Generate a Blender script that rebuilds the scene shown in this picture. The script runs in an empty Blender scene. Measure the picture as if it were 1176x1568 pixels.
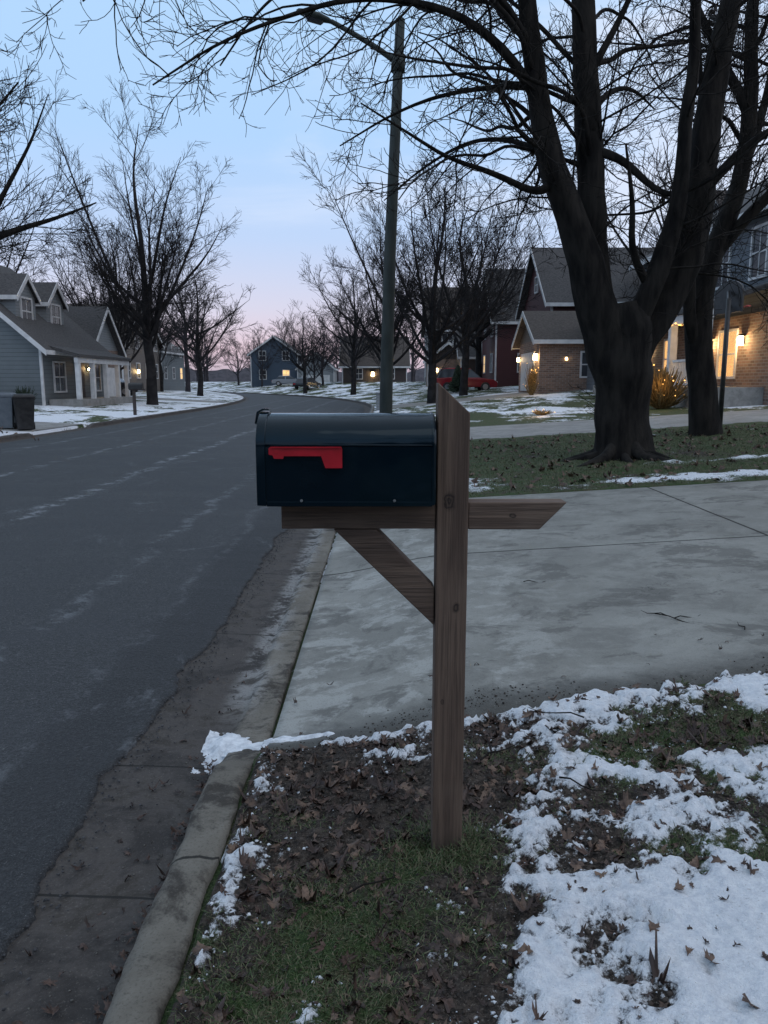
import bpy, math, random
import numpy as np
from mathutils import Vector
rng=np.random.default_rng(11); random.seed(11)
S=bpy.context.scene
COL=S.collection
S.view_settings.view_transform='Standard'; S.view_settings.look='None'; S.view_settings.exposure=0

# ---------------------------------------------------------------- node helpers
def newmat(name):
    m=bpy.data.materials.new(name); m.use_nodes=True
    nt=m.node_tree; b=nt.nodes['Principled BSDF']
    return m,nt,b
def setin(nt,sock,v):
    if isinstance(v,bpy.types.NodeSocket): nt.links.new(v,sock)
    else:
        if hasattr(sock.default_value,'__len__') and isinstance(v,(tuple,list)):
            n=len(sock.default_value); v=tuple(v)+(1,)*(n-len(v)); sock.default_value=v[:n]
        else: sock.default_value=v
def M(nt,op,a,b=0.0,c=0.0,clamp=False):
    n=nt.nodes.new('ShaderNodeMath'); n.operation=op; n.use_clamp=clamp
    setin(nt,n.inputs[0],a); setin(nt,n.inputs[1],b); setin(nt,n.inputs[2],c); return n.outputs[0]
def VM(nt,v,s):
    n=nt.nodes.new('ShaderNodeVectorMath'); n.operation='MULTIPLY'
    setin(nt,n.inputs[0],v); n.inputs[1].default_value=s; return n.outputs[0]
def MIX(nt,f,a,b):
    n=nt.nodes.new('ShaderNodeMix'); n.data_type='RGBA'
    setin(nt,n.inputs[0],f); setin(nt,n.inputs[6],a); setin(nt,n.inputs[7],b); return n.outputs[2]
def OBJ(nt): return nt.nodes.new('ShaderNodeTexCoord').outputs['Object']
def GEN(nt): return nt.nodes.new('ShaderNodeTexCoord').outputs['Generated']
def NOI(nt,v,sc,det=4,ro=.55,dist=0):
    n=nt.nodes.new('ShaderNodeTexNoise'); nt.links.new(v,n.inputs['Vector'])
    n.inputs['Scale'].default_value=sc;n.inputs['Detail'].default_value=det;n.inputs['Roughness'].default_value=ro;n.inputs['Distortion'].default_value=dist
    return n.outputs[0]
def SM(nt,v,a,b):
    n=nt.nodes.new('ShaderNodeMapRange'); n.interpolation_type='SMOOTHSTEP'
    setin(nt,n.inputs[0],v); n.inputs[1].default_value=a;n.inputs[2].default_value=b; return n.outputs[0]
def BUMP(nt,b,h,st,dist=.01):
    n=nt.nodes.new('ShaderNodeBump'); n.inputs['Strength'].default_value=st;n.inputs['Distance'].default_value=dist
    nt.links.new(h,n.inputs['Height']); nt.links.new(n.outputs[0],b.inputs['Normal'])
def XYZ(nt,v):
    n=nt.nodes.new('ShaderNodeSeparateXYZ'); nt.links.new(v,n.inputs[0]); return n.outputs
def ATTR(nt,name):
    n=nt.nodes.new('ShaderNodeAttribute'); n.attribute_name=name; return n.outputs['Fac']

def pmat(name,c1,c2,sc=5,rough=.8,bump=0,bsc=None,stretch=(1,1,1),metal=0,spec=.5,det=3):
    m,nt,b=newmat(name); v=VM(nt,OBJ(nt),stretch)
    n=NOI(nt,v,sc,det,.6); f=SM(nt,n,.3,.7)
    nt.links.new(MIX(nt,f,c1,c2),b.inputs['Base Color'])
    b.inputs['Roughness'].default_value=rough; b.inputs['Metallic'].default_value=metal
    b.inputs['Specular IOR Level'].default_value=spec
    if bump: BUMP(nt,b,NOI(nt,v,bsc or sc*4,3,.7),bump)
    return m
def emat(name,c,s):
    m,nt,b=newmat(name); b.inputs['Base Color'].default_value=(*c,1)
    b.inputs['Emission Color'].default_value=(*c,1); b.inputs['Emission Strength'].default_value=s
    try: m.cycles.emission_sampling='NONE'
    except Exception: pass
    return m

# ---------------------------------------------------------------- mesh helpers
def mesh_np(name,V,F,mat=None,smooth=False,parent=None,attrs=None):
    V=np.asarray(V,dtype=np.float32); F=np.asarray(F,dtype=np.int32)
    me=bpy.data.meshes.new(name); k=F.shape[1]
    me.vertices.add(len(V)); me.vertices.foreach_set('co',V.ravel())
    me.loops.add(F.size); me.loops.foreach_set('vertex_index',F.ravel())
    me.polygons.add(len(F)); me.polygons.foreach_set('loop_start',np.arange(len(F),dtype=np.int32)*k)
    if smooth: me.polygons.foreach_set('use_smooth',np.ones(len(F),dtype=bool))
    me.update(calc_edges=True)
    if attrs:
        for a,val in attrs.items():
            at=me.attributes.new(a,'FLOAT','POINT'); at.data.foreach_set('value',np.asarray(val,dtype=np.float32).ravel())
    if mat: me.materials.append(mat)
    o=bpy.data.objects.new(name,me); COL.objects.link(o)
    if parent: att(o,parent)
    return o
def att(o,p):
    o.parent=p; o.location=Vector(o.location)-Vector(p.location)
def empty(name,loc):
    e=bpy.data.objects.new(name,None); e.empty_display_size=.3; e.location=loc; COL.objects.link(e); return e
def poly(name,verts,faces,mat,parent=None,smooth=False,bevel=0):
    me=bpy.data.meshes.new(name); me.from_pydata([tuple(v) for v in verts],[],faces); me.update()
    me.materials.append(mat); o=bpy.data.objects.new(name,me); COL.objects.link(o)
    if smooth:
        for p in me.polygons: p.use_smooth=True
    if bevel:
        b=o.modifiers.new('b','BEVEL'); b.width=bevel; b.segments=2; b.limit_method='ANGLE'
    if parent: att(o,parent)
    return o
BF=[(0,3,2,1),(4,5,6,7),(0,1,5,4),(1,2,6,5),(2,3,7,6),(3,0,4,7)]
def box(name,x0,x1,y0,y1,z0,z1,mat,parent=None,bevel=0):
    return poly(name,[(x0,y0,z0),(x1,y0,z0),(x1,y1,z0),(x0,y1,z0),(x0,y0,z1),(x1,y0,z1),(x1,y1,z1),(x0,y1,z1)],BF,mat,parent,bevel=bevel)
def hexa(name,b4,t4,mat,parent=None,bevel=0): return poly(name,list(b4)+list(t4),BF,mat,parent,bevel=bevel)
def extr(name,pts,axis,a0,a1,mat,parent=None,bevel=0,smooth=False):
    n=len(pts)
    f=(lambda p,a:(a,p[0],p[1])) if axis=='x' else (lambda p,a:(p[0],a,p[1]))
    v=[f(p,a0) for p in pts]+[f(p,a1) for p in pts]
    fs=[tuple(range(n)),tuple(range(2*n-1,n-1,-1))]+[(i,(i+1)%n,n+(i+1)%n,n+i) for i in range(n)]
    o=poly(name,v,fs,mat,parent,bevel=bevel)
    import bmesh
    bm=bmesh.new(); bm.from_mesh(o.data); bmesh.ops.recalc_face_normals(bm,faces=bm.faces); bm.to_mesh(o.data); bm.free()
    return o
def cyl(name,p0,p1,r0,r1,mat,parent=None,n=12):
    p0=np.array(p0,float);p1=np.array(p1,float)
    V,F=tubes(np.array([[p0,p1]]),np.array([[r0,r1]]),n)
    o=poly(name,V,[tuple(f) for f in F]+[tuple(range(n))[::-1],tuple(range(n,2*n))],mat,parent)
    for p in o.data.polygons: p.use_smooth=len(p.vertices)==4
    return o
def tubes(P,R,s):
    T,n,_=P.shape
    tan=np.gradient(P,axis=1); tan/=np.linalg.norm(tan,axis=2,keepdims=True)+1e-9
    ov=np.abs(P[:,-1]-P[:,0]); ref=np.zeros((T,3)); ref[np.arange(T),ov.argmin(1)]=1; ref=ref[:,None,:]
    u=ref-(ref*tan).sum(2,keepdims=True)*tan; u/=np.linalg.norm(u,axis=2,keepdims=True)+1e-9
    v=np.cross(tan,u); a=np.arange(s)*2*np.pi/s
    V=P[:,:,None,:]+R[:,:,None,None]*(np.cos(a)[None,None,:,None]*u[:,:,None,:]+np.sin(a)[None,None,:,None]*v[:,:,None,:])
    base=(np.arange(T)*n*s)[:,None,None]+(np.arange(n-1)*s)[None,:,None]
    j=np.arange(s)[None,None,:]; j2=(j+1)%s
    F=np.stack([base+j,base+j2,base+j2+s,base+j+s],-1).reshape(-1,4)
    return V.reshape(-1,3),F
def join(parts):
    Vs=[];Fs=[];o=0
    for V,F in parts: Vs.append(V);Fs.append(F+o);o+=len(V)
    return np.concatenate(Vs),np.concatenate(Fs)

def vn(x,y,seed=0):
    xi=np.floor(x).astype(np.int64);yi=np.floor(y).astype(np.int64);xf=x-xi;yf=y-yi
    def h(a,b):
        n=(a*374761393+b*668265263+seed*1442695041)&0xffffffff
        n=((n^(n>>13))*1274126177)&0xffffffff
        return ((n^(n>>16))&0xffff)/65535.
    u=xf*xf*(3-2*xf);v=yf*yf*(3-2*yf)
    return (h(xi,yi)*(1-u)+h(xi+1,yi)*u)*(1-v)+(h(xi,yi+1)*(1-u)+h(xi+1,yi+1)*u)*v
def fbm(x,y,sc,oct=4,seed=0,g=.5):
    s=0;a=1;t=0
    for i in range(oct): s=s+a*vn(x*sc,y*sc,seed+i*17); t+=a; a*=g; sc*=2.03
    return s/t
def ss(x,a,b):
    t=np.clip((x-a)/(b-a),0,1); return t*t*(3-2*t)

# ---------------------------------------------------------------- terrain
def shift(Y):
    d=np.clip(Y-42,0,None); return -np.where(d<60,.0047*d*d,.0047*3600+.564*(d-60))
def XR(Y): return -.52+shift(Y)
def XL(Y): return -10.35+.62*shift(Y)
def drive_edge(X): return np.clip(3.02+.2*X,2.9,3.42)
def terr(X,Y):
    X=np.asarray(X,float);Y=np.asarray(Y,float)
    s=.06+.035*ss(Y,24,42)
    dx=X-XR(Y)
    zr=s*(np.clip(dx,0,15))-.03
    w=ss(Y,2.75,3.25)*(1-ss(Y,8.9,9.3))
    zr=zr-.115*w*(1-ss(X,-.52,.55))*(Y<12)
    w2=ss(Y,17.0,17.6)*(1-ss(Y,21.9,22.5)); zr=zr-.1*w2*(1-ss(X,-.52,.7))
    zl=-.03+.05*np.clip(-(X-XL(Y)),0,10)
    return np.where(dx>=0,zr,np.where(X<=XL(Y),zl,-.32))

# ---------------------------------------------------------------- materials
def lawnmat(name,attr):
    m,nt,b=newmat(name); v=OBJ(nt)
    fine=NOI(nt,v,38,5,.75); med=NOI(nt,v,7,4,.65)
    if attr:
        s=M(nt,'ADD',ATTR(nt,'snow'),M(nt,'MULTIPLY',M(nt,'SUBTRACT',fine,.5),.95))
        sf=SM(nt,s,.40,.60); gr=ATTR(nt,'grassy')
    else:
        big=NOI(nt,VM(nt,v,(1,.55,1)),.5,5,.72,.5)
        s=M(nt,'ADD',big,M(nt,'MULTIPLY',M(nt,'SUBTRACT',med,.5),.35))
        s=M(nt,'ADD',s,ATTR(nt,'snow')); sf=SM(nt,s,.53,.565)
    f2=NOI(nt,v,110,2,.7)
    dirt=MIX(nt,SM(nt,fine,.35,.65),(.016,.013,.011),(.085,.067,.054))
    dirt=MIX(nt,SM(nt,f2,.58,.70),dirt,(.15,.13,.11))
    dead=MIX(nt,SM(nt,f2,.35,.65),(.03,.035,.015),(.12,.112,.065))
    green=MIX(nt,SM(nt,f2,.35,.65),(.022,.042,.013),(.06,.095,.032))
    gg=MIX(nt,SM(nt,med,.36,.60),dead,green)
    col=MIX(nt,SM(nt,M(nt,'ADD',gr,M(nt,'MULTIPLY',M(nt,'SUBTRACT',med,.5),.6)),.35,.6),dirt,gg) if attr else gg
    snow=MIX(nt,SM(nt,fine,.25,.7),(.60,.64,.70),(.83,.86,.89))
    snow=MIX(nt,M(nt,'MULTIPLY',SM(nt,f2,.64,.75),.5),snow,(.25,.21,.17))
    col=MIX(nt,sf,col,snow)
    nt.links.new(col,b.inputs['Base Color'])
    b.inputs['Roughness'].default_value=.85; b.inputs['Specular IOR Level'].default_value=.25
    BUMP(nt,b,NOI(nt,v,60,4,.8),.9,.016)
    return m
M_lawn=lawnmat('lawn_detail',True); M_ground=lawnmat('ground_grass_snow',False)

m,nt,b=newmat('asphalt'); v=OBJ(nt); xyz=XYZ(nt,v); M_asph=m
n1=NOI(nt,v,120,3,.85); n2=NOI(nt,v,.8,4,.65); n4=NOI(nt,v,45,3,.75)
col=MIX(nt,SM(nt,n1,.38,.66),(.010,.0105,.011),(.060,.062,.065))
col=MIX(nt,M(nt,'MULTIPLY',SM(nt,n4,.50,.66),.55),col,(.085,.088,.09))
col=MIX(nt,M(nt,'MULTIPLY',SM(nt,NOI(nt,v,190,1,.5),.66,.74),.8),col,(.26,.26,.25))
col=MIX(nt,M(nt,'MULTIPLY',SM(nt,n2,.38,.72),.45),col,(.05,.054,.06))
# darker fresh overlay band along the gutter edge
eb=M(nt,'SUBTRACT',1.0,SM(nt,M(nt,'ABSOLUTE',M(nt,'ADD',M(nt,'ADD',xyz[0],1.25),M(nt,'MULTIPLY',M(nt,'SUBTRACT',n2,.5),.5))),.15,.32))
col=MIX(nt,M(nt,'MULTIPLY',eb,.4),col,(.014,.014,.015))
salt=None
wob=M(nt,'MULTIPLY',M(nt,'SUBTRACT',NOI(nt,v,.9,2,.6),.5),.5)
br=SM(nt,NOI(nt,v,3.0,6,.85,.3),.48,.60)
for x0,w,amt in((-4.03,.17,.9),(-6.05,.16,.75),(-2.15,.12,.4),(-8.2,.18,.65),(-1.5,.07,.25)):
    d=M(nt,'ABSOLUTE',M(nt,'ADD',M(nt,'SUBTRACT',xyz[0],x0),wob))
    f=M(nt,'MULTIPLY',M(nt,'SUBTRACT',1.0,SM(nt,d,w*.1,w)),br)
    f=M(nt,'MULTIPLY',f,amt); salt=f if salt is None else M(nt,'MAXIMUM',salt,f)
blot=M(nt,'MULTIPLY',SM(nt,NOI(nt,VM(nt,v,(1,.6,1)),1.5,6,.85,.6),.56,.72),.42)
salt=M(nt,'MAXIMUM',salt,blot)
col=MIX(nt,salt,col,(.22,.235,.25)); nt.links.new(col,b.inputs['Base Color'])
nt.links.new(M(nt,'ADD',.58,M(nt,'MULTIPLY',n2,.3)),b.inputs['Roughness']);b.inputs['Specular IOR Level'].default_value=.35
BUMP(nt,b,n4,.9,.01)

def concrete(name,base,dark,light,joints_y=(),joints_x=(),dirty=.5,jw=.008,gutter=False,wet=False):
    m,nt,b=newmat(name); v=OBJ(nt); xyz=XYZ(nt,v)
    n1=NOI(nt,v,110,3,.8); n2=NOI(nt,v,1.3,5,.72,.3); n3=NOI(nt,VM(nt,v,(1,1.15,1)),2.8,6,.75,.4)
    col=MIX(nt,SM(nt,n2,.38,.64),base,light)
    if gutter:
        g_=SM(nt,M(nt,'ADD',xyz[0],M(nt,'MULTIPLY',M(nt,'SUBTRACT',n3,.5),.08)),-.72,-.64)
        col=MIX(nt,g_,MIX(nt,SM(nt,n3,.35,.6),(.034,.030,.028),(.095,.084,.077)),col)
        p_=M(nt,'MULTIPLY',SM(nt,xyz[1],3.3,3.8),M(nt,'SUBTRACT',1.0,SM(nt,M(nt,'ABSOLUTE',M(nt,'ADD',xyz[0],.70)),.03,.13)))
        col=MIX(nt,M(nt,'MULTIPLY',M(nt,'MULTIPLY',p_,SM(nt,n3,.42,.54)),.75),col,(.38,.38,.37))
    col=MIX(nt,M(nt,'MULTIPLY',SM(nt,n3,.48,.62),dirty),col,dark)
    if wet:
        w_=SM(nt,NOI(nt,VM(nt,v,(1,1.3,1)),2.1,6,.72,.4),.53,.60)
        col=MIX(nt,M(nt,'MULTIPLY',w_,.6),col,(.095,.094,.086))
        l_=SM(nt,NOI(nt,VM(nt,v,(1,1.2,1)),3.1,6,.72,.3),.50,.60)
        col=MIX(nt,M(nt,'MULTIPLY',M(nt,'MULTIPLY',l_,M(nt,'SUBTRACT',1.0,SM(nt,xyz[0],.2,1.8))),.7),col,(.40,.405,.38))
        e_=M(nt,'SUBTRACT',M(nt,'SUBTRACT',xyz[1],M(nt,'MULTIPLY',xyz[0],.17)),3.05)
        e_=M(nt,'SUBTRACT',1.0,SM(nt,M(nt,'ADD',e_,M(nt,'MULTIPLY',M(nt,'SUBTRACT',n3,.5),.6)),.02,.30))
        col=MIX(nt,M(nt,'MULTIPLY',e_,.8),col,(.045,.045,.042))
        # hairline crack
        cv=M(nt,'ABSOLUTE',M(nt,'SUBTRACT',M(nt,'SUBTRACT',xyz[1],M(nt,'MULTIPLY',xyz[0],.35)),M(nt,'ADD',4.2,M(nt,'MULTIPLY',M(nt,'SUBTRACT',n2,.5),1.6))))
        cf=M(nt,'MULTIPLY',M(nt,'SUBTRACT',1.0,SM(nt,cv,.002,.009)),SM(nt,xyz[0],1.0,1.5))
        col=MIX(nt,M(nt,'MULTIPLY',cf,.55),col,(.04,.04,.038))
    col=MIX(nt,M(nt,'MULTIPLY',SM(nt,n1,.5,.7),.5),col,dark)
    col=MIX(nt,M(nt,'MULTIPLY',SM(nt,n1,.42,.32),.4),col,light)
    j=None; wv=M(nt,'MULTIPLY',M(nt,'SUBTRACT',n3,.5),.02)
    for k,l in ((1,joints_y),(0,joints_x)):
        for p in l:
            d=M(nt,'ABSOLUTE',M(nt,'ADD',M(nt,'SUBTRACT',xyz[k],p),wv))
            f=M(nt,'SUBTRACT',1.0,SM(nt,d,jw*.5,jw)); j=f if j is None else M(nt,'MAXIMUM',j,f)
    if j is not None: col=MIX(nt,M(nt,'MULTIPLY',j,.92),col,(.015,.014,.012))
    nt.links.new(col,b.inputs['Base Color']); b.inputs['Roughness'].default_value=.82;b.inputs['Specular IOR Level'].default_value=.35
    BUMP(nt,b,n1,.55,.008); return m
M_drive=concrete('driveway_concrete',(.215,.215,.195),(.13,.128,.117),(.29,.29,.265),joints_y=(6.1,),joints_x=(3.1,6.6),dirty=.45,wet=True,jw=.017)
M_kerb=concrete('kerb_concrete',(.135,.122,.10),(.04,.034,.028),(.20,.185,.155),joints_y=(.13,2.17,2.99,4.7,6.25,8.3,10.3,12.4,14.4),dirty=.92,gutter=True)
M_conc2=concrete('path_concrete',(.24,.235,.22),(.15,.148,.14),(.31,.305,.29))
M_bark=pmat('bark',(.006,.0055,.0055),(.026,.023,.020),7,.95,1.0,30,(1,1,.22),spec=.2)
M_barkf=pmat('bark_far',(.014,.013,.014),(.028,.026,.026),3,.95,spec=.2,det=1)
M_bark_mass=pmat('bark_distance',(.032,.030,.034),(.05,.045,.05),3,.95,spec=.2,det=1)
M_white=pmat('white_trim',(.50,.50,.50),(.62,.62,.61),3,.55,det=1)
M_black=pmat('black_metal',(.012,.012,.013),(.03,.03,.03),8,.45)
M_polemat=pmat('pole_weathered_metal',(.020,.028,.025),(.045,.055,.05),5,.7,.2,30,(1,1,.3))
M_roof=pmat('shingle_roof',(.035,.034,.035),(.085,.08,.078),9,.9,.6,40,(1,1,3))
M_roofb=pmat('shingle_roof_brown',(.04,.034,.03),(.09,.075,.065),9,.9,.6,40,(1,1,3))
def siding(name,c,lap=.15):
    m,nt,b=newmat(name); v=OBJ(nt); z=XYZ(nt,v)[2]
    fr=M(nt,'FRACT',M(nt,'DIVIDE',z,lap)); n=NOI(nt,v,2,3,.6)
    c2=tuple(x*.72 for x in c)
    col=MIX(nt,n,c2,c); lap_shade=M(nt,'SUBTRACT',1.0,SM(nt,fr,.02,.16))
    col=MIX(nt,M(nt,'MULTIPLY',lap_shade,.7),col,tuple(x*.22 for x in c))  # shadow under each lap painted into the siding colour
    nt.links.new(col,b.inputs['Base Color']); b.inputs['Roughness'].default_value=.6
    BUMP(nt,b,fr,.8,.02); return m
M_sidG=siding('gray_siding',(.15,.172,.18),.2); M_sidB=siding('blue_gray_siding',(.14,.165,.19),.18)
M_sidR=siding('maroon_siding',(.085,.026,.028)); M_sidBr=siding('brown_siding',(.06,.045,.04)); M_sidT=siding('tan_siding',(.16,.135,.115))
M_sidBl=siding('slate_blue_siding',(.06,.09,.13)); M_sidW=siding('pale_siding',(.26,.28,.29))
def brick(name,c1,c2,mo):
    m,nt,b=newmat(name); v=OBJ(nt); xyz=XYZ(nt,v)
    cx=nt.nodes.new('ShaderNodeCombineXYZ'); nt.links.new(M(nt,'ADD',xyz[0],xyz[1]),cx.inputs[0]); nt.links.new(xyz[2],cx.inputs[1])
    t=nt.nodes.new('ShaderNodeTexBrick'); nt.links.new(cx.outputs[0],t.inputs['Vector'])
    t.inputs['Color1'].default_value=(*c1,1);t.inputs['Color2'].default_value=(*c2,1);t.inputs['Mortar'].default_value=(*mo,1)
    t.inputs['Scale'].default_value=1;t.inputs['Brick Width'].default_value=.3;t.inputs['Row Height'].default_value=.1;t.inputs['Mortar Size'].default_value=.012
    n=NOI(nt,v,3,3,.6); nt.links.new(MIX(nt,M(nt,'MULTIPLY',n,.4),t.outputs[0],tuple(x*.6 for x in c1)),b.inputs['Base Color']); b.inputs['Roughness'].default_value=.85
    return m
M_brick=brick('tan_brick',(.27,.165,.12),(.12,.075,.058),(.27,.25,.22))
m,nt,b=newmat('window_glass'); M_glass=m; b.inputs['Roughness'].default_value=.08
nt.links.new(MIX(nt,NOI(nt,OBJ(nt),.9,2,.5),(.015,.018,.022),(.07,.075,.085)),b.inputs['Base Color'])
M_lit=emat('warm_window',(1,.62,.25),1.0); M_bulb=emat('warm_bulb',(1,.72,.35),30); M_fairy=emat('string_light',(1,.5,.12),5)
M_snow=pmat('snow',(.50,.53,.57),(.80,.83,.86),25,.8,.8,60)

# ---------------------------------------------------------------- ground, road, kerbs
ys=np.concatenate([np.arange(-30,0,2.),np.arange(0,24,.12),np.arange(24,60,1.),np.arange(60,140,4.),np.array([150,170,200,260,350,600.])])
ys=np.concatenate([[-300,-150,-80,-50],ys])
offR=np.concatenate([[0,.0],np.arange(.08,1.4,.12),np.arange(1.5,6,.5),np.arange(6,16,1.),[18,22,30,45,70,120,220,500]])
offL=-np.concatenate([[0,0],np.arange(.5,4,.5),np.arange(4,14,1.),[18,25,40,70,120,220,500]])[::-1]
zoff=.02
Xg=[];Yg=[];Zg=[];Sn=[]
for Y in ys:
    xr=float(XR(np.array(Y)));xl=float(XL(np.array(Y)))
    xs=np.concatenate([xl+offL,xr+offR]); z=terr(xs,np.full_like(xs,Y))-zoff
    nl=len(offL)
    z[nl-1]=-.32; z[nl]=-.32
    Xg.append(xs);Yg.append(np.full_like(xs,Y));Zg.append(z)
    b0=np.where(xs<xl+.1,.085,-.03+.070*ss(np.array(Y),22,30))
    Sn.append(b0)
Xg=np.array(Xg);Yg=np.array(Yg);Zg=np.array(Zg);Sn=np.array(Sn)
nr,nc=Xg.shape
def gridfaces(nr,nc):
    i=np.arange(nr-1)[:,None]*nc+np.arange(nc-1)[None,:]
    return np.stack([i,i+1,i+nc+1,i+nc],-1).reshape(-1,4)
mesh_np('ground',np.stack([Xg,Yg,Zg],-1).reshape(-1,3),gridfaces(nr,nc),M_ground,True,attrs={'snow':Sn})
def sheet(name,Xf,Yf,zf,mat,attrs=None,smooth=True):
    V=np.stack([Xf,Yf,zf],-1).reshape(-1,3)
    return mesh_np(name,V,gridfaces(*Xf.shape),mat,smooth,attrs=attrs)
yr=np.concatenate([np.arange(-30,0,1.),np.arange(0,14,.02),np.arange(14,60,.5),np.arange(60,260,3.)])
w=np.concatenate([[0,.002,.01],np.linspace(.04,.96,22),[.985,.996,.9988,1]])
YY,WW=np.meshgrid(yr,w,indexing='ij')
rag=(fbm(YY,YY*0+3,2.2,4,5)-.5)*.16+(fbm(YY,YY*0+8,22,3,15)-.5)*.045
xr_=XR(YY)-.55+rag; xl_=XL(YY)+.5
XX=xl_+(xr_-xl_)*WW
ZZ=-.146+.10*(1-(2*WW-1)**2)+ (fbm(XX,YY,9,2,8)-.5)*.004
ZZ=np.where((WW<=0)|(WW>=1),-.175,ZZ)
sheet('asphalt_road',XX,YY,ZZ,M_asph)
def kerb(name,sign,base,yr,drops):
    prof=[(-.66,-.158,0),(-.60,-.156,0),(-.45,-.160,0),(-.30,-.165,0),(-.185,-.172,0),(-.165,-.170,.12),(-.152,-.17,.5),(-.14,-.17,.82),(-.122,-.17,.96),(-.10,-.17,1),(-.05,-.17,1.02),(-.012,-.17,1),(.004,-.17,.95),(.01,-.17,.4),(.01,-.30,0)]
    f=np.ones_like(yr)
    for a,b_ in drops: f=f-(1-.2)*ss(yr,a-.3,a+.15)*(1-ss(yr,b_-.15,b_+.3))
    V=[]
    for j,(o,z0,k) in enumerate(prof):
        x=base(yr)+sign*o+ (fbm(yr,yr*0+j*.3,7,4,3)-.5)*(.030 if 4<j<13 else .004)
        z=z0+.14*f*k+(fbm(yr,yr*0+j*.35,12,4,9)-.5)*(.026 if 3<j<13 else .003)
        V.append(np.stack([x,yr,z],-1))
    V=np.stack(V,1)
    return mesh_np(name,V.reshape(-1,3),gridfaces(V.shape[0],V.shape[1]),M_kerb,True)
yk=np.concatenate([np.arange(-12,0,.5),np.arange(0,10,.02),np.arange(10,60,.3),np.arange(60,200,3.)])
kerb('kerb_and_gutter',1,XR,yk,[(3.0,8.9),(17.3,22)])
kerb('kerb_and_gutter',-1,XL,yk[yk>-5],[(22.5,27)])
def strip(name,x,y0f,y1f,ny,mat,h=.008):
    X=np.repeat(x[None,:],ny,0); t=np.linspace(0,1,ny)[:,None]
    Y=y0f(X)*(1-t)+y1f(X)*t
    Z=terr(X,Y)+h; Z[0]-=.05;Z[-1]-=.05; Z[:,0]-=.05
    sheet(name,X,Y,Z,mat)
strip('driveway',np.concatenate([[-.495,-.49],np.arange(-.45,1,.08),np.arange(1,14,.5)]),lambda X:drive_edge(X)-.02,lambda X:X*0+9.05,90,M_drive)
strip('neighbor_driveway',np.concatenate([[-.50,-.49],np.arange(-.4,1,.1),np.arange(1,12.5,.5)]),lambda X:X*0+17.6,lambda X:X*0+22,30,M_conc2)
strip('neighbor_driveway',np.arange(0,14,.5),lambda X:X*0+40.5,lambda X:X*0+46,12,M_conc2)
XLx=np.linspace(-19,-10.4,24)
strip('neighbor_driveway',XLx,lambda X:X*0+22.8,lambda X:X*0+27,16,M_conc2)
strip('neighbor_driveway',XLx-1,lambda X:X*0+53,lambda X:X*0+57,8,M_conc2,.02)

# ---------------------------------------------------------------- detailed near lawn
def blob(X,Y,cx,cy,rx,ry,a=1.,rot=0):
    dx=X-cx;dy=Y-cy;c,s=math.cos(rot),math.sin(rot)
    u=(dx*c+dy*s)/rx;v=(-dx*s+dy*c)/ry
    return a*np.exp(-(u*u+v*v))
def near_snow(X,Y):
    s=.50*ss(X,.28,.62)
    s=s+blob(X,Y,1.10,1.72,.50,.34,1.3)+blob(X,Y,.40,1.50,.12,.28,.9)+blob(X,Y,.52,1.93,.20,.10,.7)
    s=s+blob(X,Y,1.15,3.16,.70,.12,.9,.17)+blob(X,Y,1.9,2.95,.5,.2,.5)+blob(X,Y,.62,2.98,.12,.10,.5)
    s=s+blob(X,Y,1.0,2.50,.5,.12,.45)+blob(X,Y,.85,2.25,.35,.09,.6)+blob(X,Y,.42,2.15,.12,.16,.5)+blob(X,Y,1.5,2.35,.3,.1,.4)
    s=s+blob(X,Y,-.2,2.95,.36,.05,.85,.1)+blob(X,Y,.25,3.03,.25,.05,.75,.15)+blob(X,Y,-.455,2.45,.045,.5,.62)+blob(X,Y,-.45,1.85,.05,.35,.5)
    s=s+blob(X,Y,-.15,1.45,.28,.16,.70)+blob(X,Y,.05,2.75,.4,.10,.55)+blob(X,Y,1.4,.9,.9,.5,1)
    s=s-blob(X,Y,.62,2.05,.13,.05,.5)-blob(X,Y,.78,2.72,.3,.07,.4)-blob(X,Y,1.3,2.02,.35,.06,.75)-blob(X,Y,1.45,2.78,.25,.14,.5)
    s=s-blob(X,Y,.05,2.15,.25,.35,.45)
    n=fbm(X,Y,5,5,2,.62)-.5
    n2=fbm(X,Y,17,4,31,.65)-.5
    return s*.60+n*1.35+n2*1.0-.01
res=.0105
gx=np.arange(-.515,4.0,res);gy=np.arange(.5,3.62,res)
LX,LY=np.meshgrid(gx,gy)
sn=near_snow(LX,LY)
th=ss(sn,.36,.8)
gr=.09+blob(LX,LY,-.22,1.55,.30,.28,.7)+blob(LX,LY,-.05,1.8,.25,.12,.4)+blob(LX,LY,1.3,2.02,.45,.14,.9)+blob(LX,LY,1.5,2.75,.5,.3,.7)+blob(LX,LY,.15,2.10,.16,.12,.7)+blob(LX,LY,2.4,2.4,1,1,.6)+blob(LX,LY,.75,2.6,.3,.15,.6)+blob(LX,LY,.1,2.65,.2,.06,.3)
gr=gr+(fbm(LX,LY,6,4,77)-.5)*.95
edge=drive_edge(LX)+(fbm(LX,LY*0,7,4,12)-.5)*.14
inside=1-ss(LY,edge-.03,edge+.02)
rough=(fbm(LX,LY,9,6,50,.68)-.5)*.08*(1-th*.5)
Zl=terr(LX,LY)+.004+rough+th*(.012+.036*fbm(LX,LY,6,5,66,.6))
Zl=Zl-(1-inside)*.09
kf=ss(LX,-.515,-.49); Zl=Zl-(1-kf)*.05
LAWN=(gx,gy,Zl)
sheet('lawn',LX,LY,Zl,M_lawn,attrs={'snow':np.clip(sn,0,1)*inside,'grassy':np.clip(gr,0,1)})
gx2=np.arange(-.5,13,.05);gy2=np.arange(9.0,17.65,.05)
MX,MY=np.meshgrid(gx2,gy2)
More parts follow.
